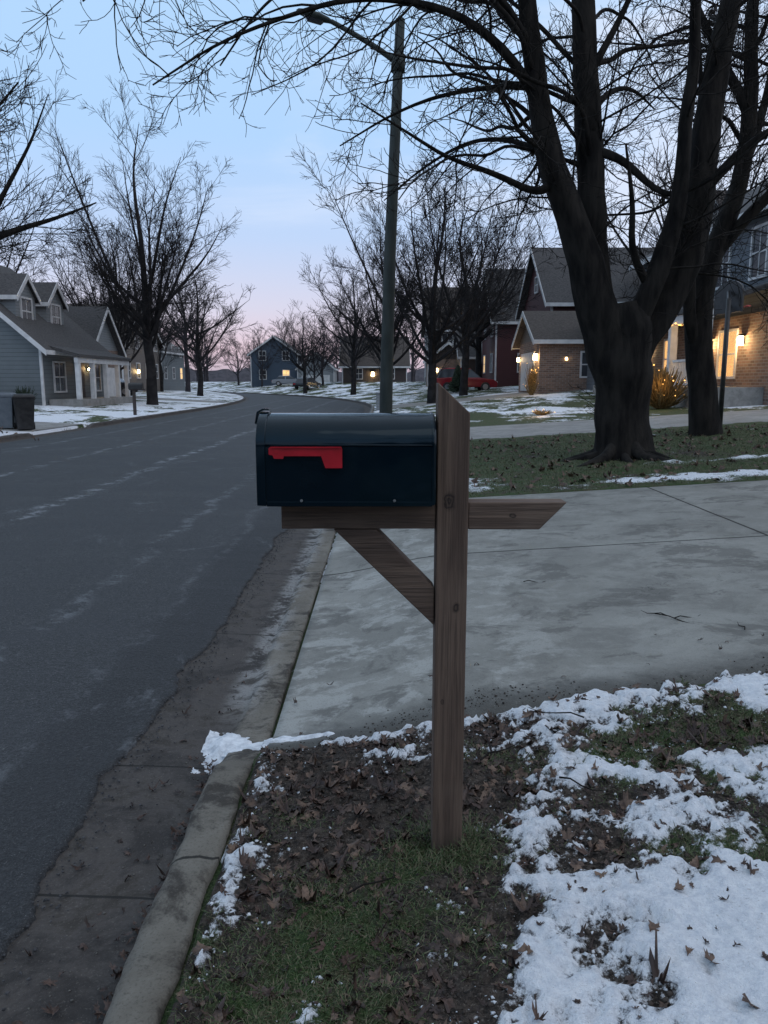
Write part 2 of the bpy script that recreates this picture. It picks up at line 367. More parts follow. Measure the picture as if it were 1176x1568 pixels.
n=fbm(MX,MY,1.3,5,91,.6)-.5;n2=fbm(MX,MY,7,4,92,.6)-.5
s2=blob(MX,MY,5.2,9.6,3.4,.42,1.3)+blob(MX,MY,.9,10.2,.7,.8,.9)+blob(MX,MY,5.5,11.2,2,.3,.85)+blob(MX,MY,0,14,.6,3,.7)+blob(MX,MY,8,13,2,.6,.7)+blob(MX,MY,7,16,3,.3,.7)
s2=s2*.6+n*.85+n2*.6
g2=.75+(fbm(MX,MY,1.2,3,93)-.5)*.9-blob(MX,MY,3.9,12.2,1.4,.9,.5)
Z2=terr(MX,MY)+.006+ss(s2,.36,.75)*.03+(fbm(MX,MY,4,4,94)-.5)*.05
Z2[0]-=.08;Z2[:,0]-=.08;Z2[-1]-=.1
sheet('lawn',MX,MY,Z2,M_lawn,attrs={'snow':np.clip(s2,0,1),'grassy':np.clip(g2,0,1)})
def snowpatch(name,cx,cy,rx,ry,zf,h,seed,res=.01,thr=.36):
    x=np.arange(cx-rx*1.7,cx+rx*1.7,res);y=np.arange(cy-ry*1.7,cy+ry*1.7,res)
    X,Y=np.meshgrid(x,y); s=blob(X,Y,cx,cy,rx,ry,1)+ (fbm(X,Y,10,5,seed,.68)-.5)*1.5-thr
    fz=fbm(X,Y,30,3,seed+3)*.01*(s>0)
    Z=zf(X,Y)+np.clip(s,-.5,.35)*h+fz
    return sheet(name,X,Y,Z,M_snow)
snowpatch('snow_patch',-.66,3.13,.08,.11,lambda X,Y:-.15+X*0,.045,5,thr=.45)
snowpatch('snow_patch',-.34,3.12,.17,.05,lambda X,Y:terr(X,Y)+.008,.03,6,thr=.45)
snowpatch('snow_patch',-.52,3.10,.10,.035,lambda X,Y:-.135+X*0,.03,7,thr=.45)

# ---------------------------------------------------------------- grass, leaves, clods
def zat(x,y):
    gx,gy,Z=LAWN
    i=np.clip(((x-gx[0])/res).astype(int),0,len(gx)-1);j=np.clip(((y-gy[0])/res).astype(int),0,len(gy)-1)
    return Z[j,i]
def blades(name,x,y,z,L,W,mat,lean=.9):
    n=len(x);a=rng.random(n)*2*np.pi;le=rng.normal(0,lean,(n,2))
    up=np.stack([le[:,0],le[:,1],np.ones(n)*.7],-1);up/=np.linalg.norm(up,axis=1,keepdims=True)
    b=np.stack([x,y,z],-1);w=np.stack([np.cos(a),np.sin(a),a*0],-1)*(W*.5)
    ll=(L*(.5+rng.random(n)))[:,None]
    mid=b+up*ll*.55;tip=b+up*ll*1.0; tip[:,2]-=ll[:,0]*.18
    V=np.stack([b-w,b+w,mid+w*.8,mid-w*.8,tip],1).reshape(-1,3)
    o=np.arange(n)[:,None]*5
    F=np.concatenate([o+np.array([[0,1,2]]),o+np.array([[0,2,3]]),o+np.array([[3,2,4]])])
    return mesh_np(name,V,F,mat)
M_grass,nt,b=newmat('grass_blades'); v=OBJ(nt)
c=MIX(nt,SM(nt,NOI(nt,v,90,1,.5),.4,.6),(.028,.055,.015),(.072,.11,.036))
c=MIX(nt,SM(nt,NOI(nt,v,130,1,.5),.48,.62),c,(.15,.125,.075)); nt.links.new(c,b.inputs['Base Color']); b.inputs['Roughness'].default_value=.7
N=250000; x=rng.uniform(-.48,3.2,N);y=rng.uniform(1.0,3.3,N)
i=((x-gx[0])/res).astype(int);j=((y-gy[0])/res).astype(int)
keep=(gr[j,i]+rng.random(N)*.35>.50)&(sn[j,i]<.42)&(inside[j,i]>.9); x=x[keep];y=y[keep]
blades('grass',x,y,zat(x,y)-.003,.03,.0026,M_grass)
# longer tuft left round the foot of the post
N=1500;a=rng.random(N)*6.28;rr=.05+np.abs(rng.normal(0,.06,N));x=.19+rr*np.cos(a)*1.2;y=2.15+rr*np.sin(a)
k_=(np.abs(x-.19)>.047)|(np.abs(y-2.165)>.047);x=x[k_];y=y[k_];blades('grass',x,y,zat(x,y)-.004,.055,.003,M_grass,.8)
N=90000; x=rng.uniform(-.4,9,N);y=rng.uniform(9.1,17,N)
i=((x-gx2[0])/.05).astype(int);j=((y-gy2[0])/.05).astype(int)
keep=(g2[j,i]+rng.random(N)*.4>.5)&(s2[j,i]<.42);x=x[keep];y=y[keep]
blades('grass',x,y,Z2[((y-gy2[0])/.05).astype(int),((x-gx2[0])/.05).astype(int)]-.005,.05,.007,M_grass)
def leafmat(name,a,b_):
    m,nt,b=newmat(name); v=OBJ(nt)
    c=MIX(nt,SM(nt,NOI(nt,v,14,2,.5),.35,.65),a,b_)
    c=MIX(nt,M(nt,'MULTIPLY',SM(nt,NOI(nt,v,120,2,.6),.45,.65),.5),c,tuple(q*.4 for q in a))
    nt.links.new(c,b.inputs['Base Color']); b.inputs['Roughness'].default_value=.6; return m
M_leaf=leafmat('dead_leaves',(.05,.030,.023),(.18,.115,.078));M_leaf2=leafmat('wet_dark_leaves',(.028,.016,.013),(.095,.055,.04))
def leaves(name,x,y,z,size,flat=.35,mat=None,oak=False):
    n=len(x);k=26
    th=np.linspace(0,2*np.pi,k,endpoint=False)
    if oak: rad=(.72+.28*np.cos(th*7))*(1-.12*np.sin(th)); ax_,ay_=.5,1.15
    else: rad=(.5+.5*np.abs(np.cos(th*2.5))**.8)*(1-.25*np.sin(th))*np.where(np.arange(k)%2==0,1,.8); ax_,ay_=.85,1
    R=rad[None,:]*(1+rng.normal(0,.10,(n,k)))
    ex=R*np.cos(th)*ax_;ey=R*np.sin(th)*ay_
    cu=rng.normal(.0,.9,(n,1));cv=rng.normal(0,.7,(n,1))
    ez=cu*ex*ex+cv*ey*ey+.3*rng.normal(0,1,(n,1))*ex*ey+rng.normal(0,.07,(n,k))
    P=np.concatenate([np.zeros((n,1,3)),np.stack([ex,ey,ez],-1)],1)
    P*= (size*(.4+.8*rng.random(n)))[:,None,None]
    yaw=rng.random(n)*2*np.pi;p=rng.normal(0,flat,n);q=rng.normal(0,flat,n)
    cy,sy=np.cos(yaw),np.sin(yaw);cp,sp=np.cos(p),np.sin(p);cq,sq=np.cos(q),np.sin(q)
    X,Y,Z=P[...,0],P[...,1],P[...,2]
    Y,Z=Y*cp[:,None]-Z*sp[:,None],Y*sp[:,None]+Z*cp[:,None]
    X,Z=X*cq[:,None]-Z*sq[:,None],X*sq[:,None]+Z*cq[:,None]
    X,Y=X*cy[:,None]-Y*sy[:,None],X*sy[:,None]+Y*cy[:,None]
    V=np.stack([X+x[:,None],Y+y[:,None],Z+z[:,None]],-1).reshape(-1,3)
    o=np.arange(n)[:,None,None]*(k+1);i=np.arange(k)
    T=np.stack([i*0,1+i,1+(i+1)%k],-1)[None]
    return mesh_np(name,V,(o+T).reshape(-1,3),mat or M_leaf)
def leafset(N,seed,thr,snp):
    x=rng.uniform(-.48,3.0,N);y=rng.uniform(1.1,3.25,N)
    i=((x-gx[0])/res).astype(int);j=((y-gy[0])/res).astype(int)
    keep=(inside[j,i]>.8)&((sn[j,i]<.45)|(rng.random(N)<snp))&(fbm(x,y,4,4,seed)+rng.random(N)*.25>thr);return x[keep],y[keep]
x,y=leafset(3200,44,.62,.22);leaves('fallen_leaves',x,y,zat(x,y)+.006,.027)
x,y=leafset(2800,45,.60,.16);leaves('fallen_leaves',x,y,zat(x,y)+.005,.034,.4,M_leaf2,True)
x,y=leafset(6500,46,.59,.12);leaves('fallen_leaves',x,y,zat(x,y)+.003,.016,.5,M_leaf2,True)
x=np.concatenate([rng.normal(-.705,.02,150),rng.uniform(-1.0,-.7,60),rng.uniform(-.5,3.5,22)]);y=np.concatenate([rng.uniform(1.2,3.0,150),rng.uniform(1.2,4,60),rng.uniform(3.1,3.9,22)])
z=np.where(x<-.5,-.158,terr(x,y)+.016);leaves('fallen_leaves',x,y,z+.004,.022,.25,M_leaf2,True)
x=rng.uniform(.5,9,800);y=rng.uniform(9.1,17,800);leaves('fallen_leaves',x,y,terr(x,y)+.03,.055)
x=rng.normal(-11.2,.8,260);y=rng.normal(20,1.2,260);leaves('leaf_pile',x,y,terr(x,y)+.02+rng.random(260)*.12,.09)
def clods(name,x,y,z,size,mat):
    n=len(x);o8=np.array([[1,0,0],[0,1,0],[-1,0,0],[0,-1,0],[0,0,1],[0,0,-1]],float)
    V=o8[None]*(1+rng.normal(0,.25,(n,6,1)))*(size*(.3+rng.random(n)**2*1.3))[:,None,None]
    a=rng.random(n)*6.28;c,s=np.cos(a)[:,None],np.sin(a)[:,None]
    V=np.stack([V[...,0]*c-V[...,1]*s,V[...,0]*s+V[...,1]*c,V[...,2]*.7],-1)+np.stack([x,y,z],-1)[:,None]
    F=np.array([[0,1,4],[1,2,4],[2,3,4],[3,0,4],[1,0,5],[2,1,5],[3,2,5],[0,3,5]])[None]+(np.arange(n)*6)[:,None,None]
    return mesh_np(name,V.reshape(-1,3),F.reshape(-1,3),mat)
M_soil=pmat('soil',(.014,.012,.010),(.07,.055,.045),30,.95)
N=16000;x=rng.uniform(-.48,2.5,N);y=rng.uniform(1.1,3.3,N)
i=((x-gx[0])/res).astype(int);j=((y-gy[0])/res).astype(int)
keep=(sn[j,i]<.5)&(gr[j,i]<.6)&(inside[j,i]>.9);x=x[keep];y=y[keep]
clods('soil_clods',x,y,zat(x,y)+.001,.007,M_soil)
N=6000;x=rng.uniform(-.48,1.6,N);y=rng.uniform(1.1,3.2,N)
i=((x-gx[0])/res).astype(int);j=((y-gy[0])/res).astype(int)
keep=(sn[j,i]>.18)&(sn[j,i]<.5)&(inside[j,i]>.9);x=x[keep];y=y[keep]
clods('snow_crumbs',x,y,zat(x,y)+.001,.006,M_snow)
x=np.concatenate([rng.normal(.35,.22,300),rng.uniform(-.45,2,260)]);y=np.concatenate([3.12+.2*(x[:300]-.2)+np.abs(rng.normal(0,.10,300)),drive_edge(x[300:])+np.abs(rng.normal(0,.06,260))])
clods('soil_crumbs',x,y,terr(x,y)+.010,.004,M_soil)
x=rng.uniform(-1.1,-.68,900);y=rng.uniform(1,7,900);M_grit=pmat('grit',(.03,.028,.025),(.2,.19,.17),60,.9);clods('gutter_grit',x,y,-.163+0*x,.004,M_grit)
x=-1.07+rng.normal(0,.07,3500);y=rng.uniform(1,9,3500);clods('asphalt_grit',x,y,-.148+0*x,.005,pmat('asphalt_grit',(.02,.02,.022),(.09,.09,.095),60,.9))
P=[];R=[]
for (tx,ty,a,l) in ((1.55,4.25,-.9,.35),(1.62,4.15,.5,.18),(1.6,4.2,2.4,.15),(.95,5.1,.3,.15),(.35,2.6,.8,.2),(.8,2.9,2.6,.22),(-.1,1.9,.4,.2),(1.9,3.9,1.2,.12),(.6,2.45,-.4,.16),(-.35,2.2,1.9,.14)):
    p=[];d=a
    for q in range(5):
        p.append((tx+l*q/4*math.cos(d),ty+l*q/4*math.sin(d),float(terr(tx,ty))+.018+(.03 if ty<3 else 0)+.008*math.sin(q*1.7)));d+=rng.normal(0,.12)
    P.append(p);R.append([.0035,.003,.0028,.002,.001])
V,F=tubes(np.array(P),np.array(R),5);mesh_np('fallen_twigs',V,F,M_bark)

# ---------------------------------------------------------------- mailbox
M_mb,nt,b=newmat('mailbox_black_enamel'); v=OBJ(nt)
nt.links.new(MIX(nt,NOI(nt,v,6,3,.6),(.0015,.005,.009),(.003,.011,.018)),b.inputs['Base Color'])
nt.links.new(M(nt,'ADD',.05,M(nt,'MULTIPLY',NOI(nt,v,14,3,.7),.10)),b.inputs['Roughness'])
b.inputs['IOR'].default_value=1.36
b.inputs['Specular IOR Level'].default_value=.5;b.inputs['Specular Tint'].default_value=(.72,.9,1,1)
BUMP(nt,b,NOI(nt,v,4,2,.5),.35,.02)
M_red=pmat('red_flag',(.42,.006,.016),(.52,.010,.024),20,.35)
def wood(name,axis,knots):
    m,nt,b=newmat(name); v=OBJ(nt); st=[26,26,26]; st[axis]=1.6
    w=VM(nt,v,tuple(st)); n=NOI(nt,w,1,5,.62,.6); n2=NOI(nt,v,3.5,3,.6)
    g=NOI(nt,VM(nt,v,tuple(160 if k!=axis else 5 for k in range(3))),1,2,.6)
    col=MIX(nt,SM(nt,n,.3,.7),(.080,.050,.036),(.158,.105,.075))
    col=MIX(nt,M(nt,'MULTIPLY',SM(nt,g,.5,.7),.65),col,(.048,.031,.023))
    col=MIX(nt,M(nt,'MULTIPLY',SM(nt,n2,.48,.72),.4),col,(.19,.14,.108))
    for (kx,ky,kz,r) in knots:
        vs=nt.nodes.new('ShaderNodeVectorMath');vs.operation='SUBTRACT';nt.links.new(v,vs.inputs[0]);vs.inputs[1].default_value=(kx,ky,kz)
        s=[1,1,1]; s[axis]=.62
        ln=nt.nodes.new('ShaderNodeVectorMath');ln.operation='LENGTH';nt.links.new(VM(nt,vs.outputs[0],tuple(s)),ln.inputs[0])
        d=M(nt,'ADD',ln.outputs['Value'],M(nt,'MULTIPLY',M(nt,'SUBTRACT',NOI(nt,v,60,2,.5),.5),r*.7))
        ring=M(nt,'MULTIPLY',M(nt,'ADD',M(nt,'SINE',M(nt,'MULTIPLY',d,900)),1.0),.25)
        f=M(nt,'SUBTRACT',1.0,SM(nt,d,r*.6,r)); f=M(nt,'MULTIPLY',f,M(nt,'SUBTRACT',.95,ring))
        col=MIX(nt,f,col,(.02,.011,.008))
    if axis==2:
        z=XYZ(nt,v)[2];col=MIX(nt,M(nt,'MULTIPLY',M(nt,'SUBTRACT',1.0,SM(nt,M(nt,'ADD',z,M(nt,'MULTIPLY',n2,.15)),.06,.22)),.6),col,(.05,.042,.035))
    nt.links.new(col,b.inputs['Base Color']);b.inputs['Roughness'].default_value=.75
    BUMP(nt,b,M(nt,'ADD',n,g),.7,.005); return m
mb=empty('mailbox',(.19,2.165,0))
pf=2.12
Wp=wood('stained_wood_vertical',2,[(.182,pf,1.092,.02),(.205,pf,.785,.012),(.17,pf,.5,.006)])
Wa=wood('stained_wood_horizontal',0,[(.36,2.128,1.05,.008)])
Wb=wood('stained_wood_diagonal',0,[])
hexa('post',[(.145,2.12,-.25),(.234,2.12,-.25),(.234,2.209,-.25),(.145,2.209,-.25)],
     [(.147,2.12,1.418),(.236,2.12,1.335),(.236,2.209,1.335),(.147,2.209,1.418)],Wp,mb,.0035)
za0,za1=1.012,1.088
extr('arm_front',[(-.288,za0),(.1445,za0),(.1445,za1),(-.288,za1)],'y',2.128,2.202,Wa,mb,.003)
extr('arm_back',[(.2365,za0-.002),(.437,za0-.002),(.512,za1-.001),(.2365,za1-.001)],'y',2.128,2.202,Wa,mb,.003)
extr('brace',[(-.142,za0-.002),(-.022,za0-.002),(.1435,.838),(.1435,.728)],'y',2.132,2.198,Wb,mb,.003)
yc=2.165;hw=.112;zb=1.092;hs=.157;ha=.085
def prof(gr=0,n=22):
    p=[(yc-hw-gr,zb-gr*.5)]
    for i in range(n+1):
        a=math.pi-math.pi*i/n; p.append((yc+(hw+gr)*math.cos(a),zb+hs+(ha+gr)*math.sin(a)**.9 if math.sin(a)>0 else zb+hs))
    p.append((yc+hw+gr,zb-gr*.5)); return p
def loft(name,sections,mat,caps=(True,True)):
    vs=[];fs=[];n=len(sections[0][1])
    for x,p in sections: vs+=[(x,a,b_) for a,b_ in p]
    for s in range(len(sections)-1):
        for i in range(n):
            j=(i+1)%n; fs.append((s*n+i,s*n+j,(s+1)*n+j,(s+1)*n+i))
    if caps[0]: fs.append(tuple(range(n)))
    if caps[1]: fs.append(tuple(range((len(sections)-1)*n,len(sections)*n))[::-1])
    o=poly(name,vs,fs,mat,mb)
    import bmesh
    bm=bmesh.new();bm.from_mesh(o.data);bmesh.ops.recalc_face_normals(bm,faces=bm.faces);bm.to_mesh(o.data);bm.free()
    for p_ in o.data.polygons: p_.use_smooth=len(p_.vertices)==4
    e=o.modifiers.new('e','EDGE_SPLIT');e.split_angle=math.radians(35)
    return o
loft('box_body',[(-.325,prof()),(.136,prof()),(.1395,prof(-.004))],M_mb)
loft('box_door',[(-.343,prof(-.003)),(-.341,prof(.003)),(-.318,prof(.0045)),(-.3165,prof(.0025))],M_mb)
loft('rear_rim',[(.128,prof(.0008)),(.129,prof(.0022)),(.134,prof(.0022)),(.135,prof(.0008))],M_mb)
cyl('side_bead',(-.316,yc-hw-.0005,zb+hs+.004),(.128,yc-hw-.0005,zb+hs+.004),.0024,.0024,M_mb,mb,8)
box('bottom_hem',-.316,.13,yc-hw-.003,yc-hw-.0002,zb-.004,zb+.009,M_mb,mb,.0008)
extr('door_latch',[(-.358,zb+hs+ha-.028),(-.352,zb+hs+ha-.032),(-.346,zb+hs+ha+.002),(-.332,zb+hs+ha+.009),(-.318,zb+hs+ha+.009),(-.318,zb+hs+ha+.013),(-.335,zb+hs+ha+.013),(-.352,zb+hs+ha+.004)],'y',yc-.022,yc+.022,M_mb,mb,.001)
M_screw=pmat('zinc_screw',(.45,.46,.48),(.6,.6,.62),60,.3,metal=1)
for sx in (-.222,.028): cyl('screw',(sx,yc-hw-.003,zb+.012),(sx,yc-hw-.0075,zb+.012),.0042,.003,M_screw,mb,10)
fy=yc-hw-.010; zf=zb+hs
extr('flag',[(-.306,zf-.020),(-.306,zf-.004),(-.302,zf+.0),(-.113,zf+.0),(-.111,zf-.004),(-.111,zf-.056),(-.156,zf-.056),(-.167,zf-.024),(-.266,zf-.024),(-.268,zf-.031),(-.292,zf-.031),(-.296,zf-.022)],'y',fy-.0015,fy+.0015,M_red,mb)
extr('flag_fold',[(-.300,zf-.002),(-.113,zf-.002),(-.113,zf+.001),(-.300,zf+.001)],'y',fy-.007,fy-.002,M_red,mb)
cyl('flag_rivet',(-.285,fy+.009,zf-.012),(-.285,fy-.004,zf-.012),.006,.005,M_red,mb,12)

# ---------------------------------------------------------------- trees
def resample(pts,n):
    p=np.array(pts,float)
    for _ in range(2):
        q=[p[0]]
        for a,b_ in zip(p[:-1],p[1:]): q+= [a*.75+b_*.25,a*.25+b_*.75]
        q.append(p[-1]);p=np.array(q)
    d=np.concatenate([[0],np.cumsum(np.linalg.norm(np.diff(p[:,:3],axis=0),axis=1))])
    t=np.linspace(0,d[-1],n)
    return np.stack([np.interp(t,d,p[:,k]) for k in range(4)],-1)
def spawn(P,R,rg,dens,tmin,lf,lmin,lmax,ang,n,trop,wig,rk,rmin,flat=1.):
    T,n0,_=P.shape; L=np.linalg.norm(np.diff(P,axis=1),axis=2).sum(1)
    k=np.maximum(rg.poisson(dens*L*(1-tmin)),1); idx=np.repeat(np.arange(T),k);m=len(idx)
    t=tmin+(1-tmin)*rg.random(m); f=t*(n0-1);i=np.minimum(f.astype(int),n0-2);w=(f-i)[:,None]
    pos=P[idx,i]*(1-w)+P[idx,i+1]*w; tan=P[idx,i+1]-P[idx,i];tan/=np.linalg.norm(tan,axis=1,keepdims=True)+1e-9
    pr=R[idx,i]*(1-w[:,0])+R[idx,i+1]*w[:,0]
    g=rg.normal(size=(m,3));g[:,2]*=flat;g-=(g*tan).sum(1,keepdims=True)*tan;g/=np.linalg.norm(g,axis=1,keepdims=True)+1e-9
    a=np.radians(rg.uniform(*ang,m))[:,None]; d=np.cos(a)*tan+np.sin(a)*g
    ln=np.clip(L[idx]*lf*(1-.5*t)*rg.uniform(.6,1.3,m),lmin,lmax)
    r0=np.maximum(np.minimum(pr*.72,ln*rk),rmin)
    tr=rg.uniform(trop[0],trop[1],m)[:,None]*np.array([[0,0,1.]])
    bend=rg.normal(0,wig*.45,(m,3))
    pts=[pos];p=pos.copy()
    for q in range(1,n):
        d=d+tr+bend+rg.normal(0,wig,(m,3));d/=np.linalg.norm(d,axis=1,keepdims=True)+1e-9
        p=p+d*(ln/(n-1))[:,None];pts.append(p)
    s=np.linspace(0,1,n)[None,:]
    return np.stack(pts,1),rmin*.8+(r0[:,None]-rmin*.8)*(1-s)**.9
def tree_geo(limbs,levels,seed,sides0=10,knobby=True):
    rg=np.random.default_rng(seed);parts=[];nn=28
    A=np.stack([resample(l,nn) for l in limbs]);P=A[...,:3];R=A[...,3]
    V,F=tubes(P,R,sides0)
    if knobby:
        c=np.repeat(P.reshape(-1,3),sides0,0);d=V-c
        th=np.tile(np.arange(sides0)*2*np.pi/sides0,len(V)//sides0)
        h=c[:,2]
        fac=1+.07*np.sin(3*th+h*1.3)+.05*np.sin(5*th-h*2.1)+.05*np.sin(h*7+th)+rg.normal(0,.015,len(V))
        V=c+d*fac[:,None]
    parts.append((V,F))
    for lv in levels:
        lv=dict(lv);sd=lv.pop('sides');P,R=spawn(P,R,rg,**lv);parts.append(tubes(P,R,sd))
    return join(parts)
def scaffold(limbs,ids,count,rg,z0,z1,l0,l1,azc=None,azs=3.14,r0=.055):
    out=[]
    for c in range(count):
        L=resample(limbs[ids[c%len(ids)]],60);ok=L[(L[:,2]>z0)&(L[:,2]<z1)]
        if len(ok)==0: continue
        s=ok[rg.integers(len(ok))];az=(azc+rg.uniform(-azs,azs)) if azc is not None else rg.uniform(0,6.28)
        ln=rg.uniform(l0,l1);el=math.radians(rg.uniform(0,60));end=math.radians(rg.uniform(-55,35));p=np.array(s[:3]);pts=[];n=11
        rr=min(r0*rg.uniform(.6,1.1),s[3]*.5)
        for q in range(n):
            pts.append((*p,rr*(1-q/(n-1))**.9+.007));e=el+(end-el)*q/(n-1)+rg.normal(0,.20);az+=rg.normal(0,.18)
            p=p+ln/(n-1)*np.array([math.cos(az)*math.cos(e),math.sin(az)*math.cos(e),math.sin(e)])
        out.append(pts)
    return out
b0=.23
limbs=[
 [(3.80,12.3,b0-.25,.62),(3.78,12.3,b0+.02,.50),(3.75,12.3,b0+.3,.42),(3.74,12.3,1.0,.40),(3.72,12.3,1.6,.46),(3.70,12.3,2.1,.50),(3.62,12.3,2.6,.36)],
 [(3.62,12.25,1.5,.34),(3.43,12.2,2.06,.33),(3.2,12.15,2.75,.29),(2.97,12.1,3.43,.25),(2.72,12.1,4.0,.215),(2.40,12.0,4.66,.19),(2.23,12,5.48,.155),(2.05,11.9,6.37,.13),(1.97,11.8,6.89,.115),(1.7,11.5,8.2,.09),(1.5,11.2,9.6,.05),(1.2,11.1,10.8,.02)],
 [(3.5,12.4,2.2,.26),(3.30,12.45,2.7,.27),(3.24,12.5,3.43,.23),(3.21,12.5,4.19,.21),(3.11,12.5,5.12,.20),(3.05,12.6,6.0,.185),(2.99,12.7,6.9,.17),(3.0,12.9,8.4,.14),(3.2,13.1,10,.08),(3.1,13.2,11.6,.02)],
 [(3.75,12.2,1.9,.2),(3.86,12.1,2.35,.18),(4.12,12,3.05,.16),(4.30,11.95,3.72,.13),(4.36,11.9,4.4,.11),(4.34,11.9,5.12,.09),(4.40,11.8,5.85,.08),(4.3,11.7,6.6,.07),(4.2,11.5,8.0,.05),(4.3,11.3,9.8,.02)],
 [(3.85,12.4,1.4,.28),(3.98,12.45,2.0,.28),(4.42,12.5,2.6,.27),(4.72,12.5,3.24,.25),(4.85,12.5,3.95,.23),(4.90,12.6,4.85,.215),(5.02,12.7,5.85,.19),(5.2,12.8,6.9,.16),(5.7,13,8.6,.1),(6.1,13.1,10.4,.02)],
 [(2.25,12,5.4,.085),(1.75,11.8,6.0,.068),(1.1,11.6,6.38,.055),(.3,11.4,6.5,.045),(-.5,11.2,6.42,.035),(-1.2,11,6.15,.027),(-2.1,10.8,5.75,.018),(-2.95,10.6,5.15,.010)],
 [(2.5,12.05,4.35,.075),(2.25,11.9,4.12,.055),(1.55,11.6,4.35,.04),(.9,11.3,4.45,.028),(.4,11,4.65,.02),(-.3,10.8,5.0,.010)],
 [(1.75,11.6,8.0,.07),(1.0,11.2,8.3,.055),(-.2,10.8,8.1,.042),(-1.4,10.5,7.5,.03),(-2.6,10.3,6.8,.02),(-3.6,10.1,5.9,.01)],
 [(2.1,11.9,6.1,.06),(1.5,11.5,6.7,.045),(.6,11.3,7.1,.035),(-.5,11.2,7.0,.026),(-1.6,11.2,6.4,.018),(-2.2,11.2,5.6,.01)],
 [(2.2,12,5.6,.05),(1.8,12.2,5.7,.04),(1.0,12.6,5.75,.03),(.2,12.8,5.55,.02),(-.7,13,5.1,.010)],
 [(3.2,12.5,4.9,.075),(3.6,12.3,4.7,.06),(4.0,12.2,4.3,.045),(4.3,12,4.1,.04),(4.9,11.6,4.4,.025),(5.4,11.4,4.9,.01)],
 [(4.0,12.1,2.85,.07),(3.6,11.7,3.3,.05),(3.5,11.4,3.9,.035),(3.3,11.2,4.6,.015)],
 [(4.9,12.5,4.3,.08),(5.5,12.3,5.0,.06),(6.2,12,5.3,.04),(7.0,11.7,5.8,.015)],
 [(3.05,12.55,5.9,.06),(3.5,12.6,6.7,.045),(3.9,12.5,7.6,.03),(4.2,12.4,8.4,.01)],
 [(2.4,12,4.7,.05),(1.9,12.6,5.1,.035),(1.3,13.1,5.2,.027),(.6,13.6,4.9,.018),(0,14,4.5,.01)],
 [(1.6,11.3,9,.06),(.6,10.6,9.4,.045),(-.8,9.8,9.0,.03),(-2.0,9.2,8.2,.02),(-2.9,8.8,7.2,.010)],
 [(3.1,12.5,5.4,.06),(3.6,13.2,6.0,.045),(4.2,14,6.3,.03),(4.8,14.7,6.2,.012)],
]
rgS=np.random.default_rng(78)
limbs+=scaffold(limbs,[1,2],15,rgS,4.4,8.5,2.6,5.2,azc=3.14,azs=1.2,r0=.032)
limbs+=scaffold(limbs,[2,4,1],12,rgS,4.4,9,2.4,4.2,r0=.034)
limbs+=scaffold(limbs,[1,2,4],12,rgS,4.0,7.5,2.2,4.2,azc=1.57,azs=1.1,r0=.030)
levels=[dict(dens=2.1,tmin=.14,lf=.42,lmin=.7,lmax=2.3,ang=(30,72),n=9,trop=(-.09,.10),wig=.13,rk=.0085,rmin=.0068,flat=.8,sides=4),
        dict(dens=3.9,tmin=.08,lf=.5,lmin=.4,lmax=1.3,ang=(28,62),n=6,trop=(-.05,.14),wig=.13,rk=.0075,rmin=.0056,flat=.9,sides=3),
        dict(dens=4.8,tmin=.08,lf=.5,lmin=.22,lmax=.7,ang=(28,60),n=4,trop=(-.02,.18),wig=.12,rk=.008,rmin=.0046,sides=3),
        dict(dens=3.6,tmin=.12,lf=.55,lmin=.14,lmax=.30,ang=(25,55),n=3,trop=(0,.15),wig=.10,rk=.010,rmin=.0040,sides=3)]
V,F=tree_geo(limbs,levels,3,16)
big=mesh_np('maple_tree',V,F,M_bark,True)
rl=[]
for a,l in ((-2.6,.9),(-1.9,.8),(-1.2,.9),(-.5,.8),(.4,.7),(2.9,.9),(-3.4+6.28,.8),(-2.2,1.3),(-1.5,1.1)):
    rl.append([(3.8+.2*math.cos(a),12.3+.2*math.sin(a),b0+.35,.13)]+[(3.8+.4*k*l*math.cos(a+.15*k*math.sin(a*3)),12.3+.4*k*l*math.sin(a+.15*k*math.sin(a*3)),b0+.13-.06*k+.024*l*k*math.cos(a),.12-.028*k) for k in (1,1.7,2.5,3.2)])
A=np.stack([resample(l,16) for l in rl]);V,F=tubes(A[...,:3],np.maximum(A[...,3],.015),8)
o=mesh_np('surface_roots',V,F,M_bark,True);o.parent=big
l2=[[(6.36,15.3,.0,.42),(6.32,15.3,.45,.30),(6.24,15.3,1.22,.27),(6.08,15.3,2.22,.25),(6.07,15.3,3.08,.24),(6.25,15.3,3.81,.20),(6.56,15.3,4.63,.17),(6.74,15.3,5.44,.15),(6.77,15.3,6.58,.13),(6.7,15.4,8.2,.11),(6.9,15.5,10,.06),(7,15.5,11.5,.02)],
    [(6.1,15.3,2.0,.13),(5.8,15.1,2.6,.12),(5.75,15,3.4,.10),(5.6,14.9,4.6,.08),(5.7,14.8,6,.06),(5.5,14.7,7.6,.02)],
    [(6.3,15.3,3.8,.12),(6.9,15.1,4.6,.10),(7.6,14.9,5.3,.08),(8.4,14.6,6.4,.05),(9,14.5,7.6,.02)],
    [(6.7,15.4,5.2,.1),(7.2,15.8,6.3,.08),(7.5,16,7.6,.06),(8,16,9.4,.02)],
    [(6.7,15.3,6.4,.1),(6.2,15.5,7.4,.08),(5.6,15.6,8.6,.05),(5.2,15.7,9.8,.02)]]
l2+=scaffold(l2,[0,3],10,rgS,4,9,2,4,r0=.04)
V,F=tree_geo(l2,levels,8,12); mesh_np('maple_tree',V,F,M_bark,True)
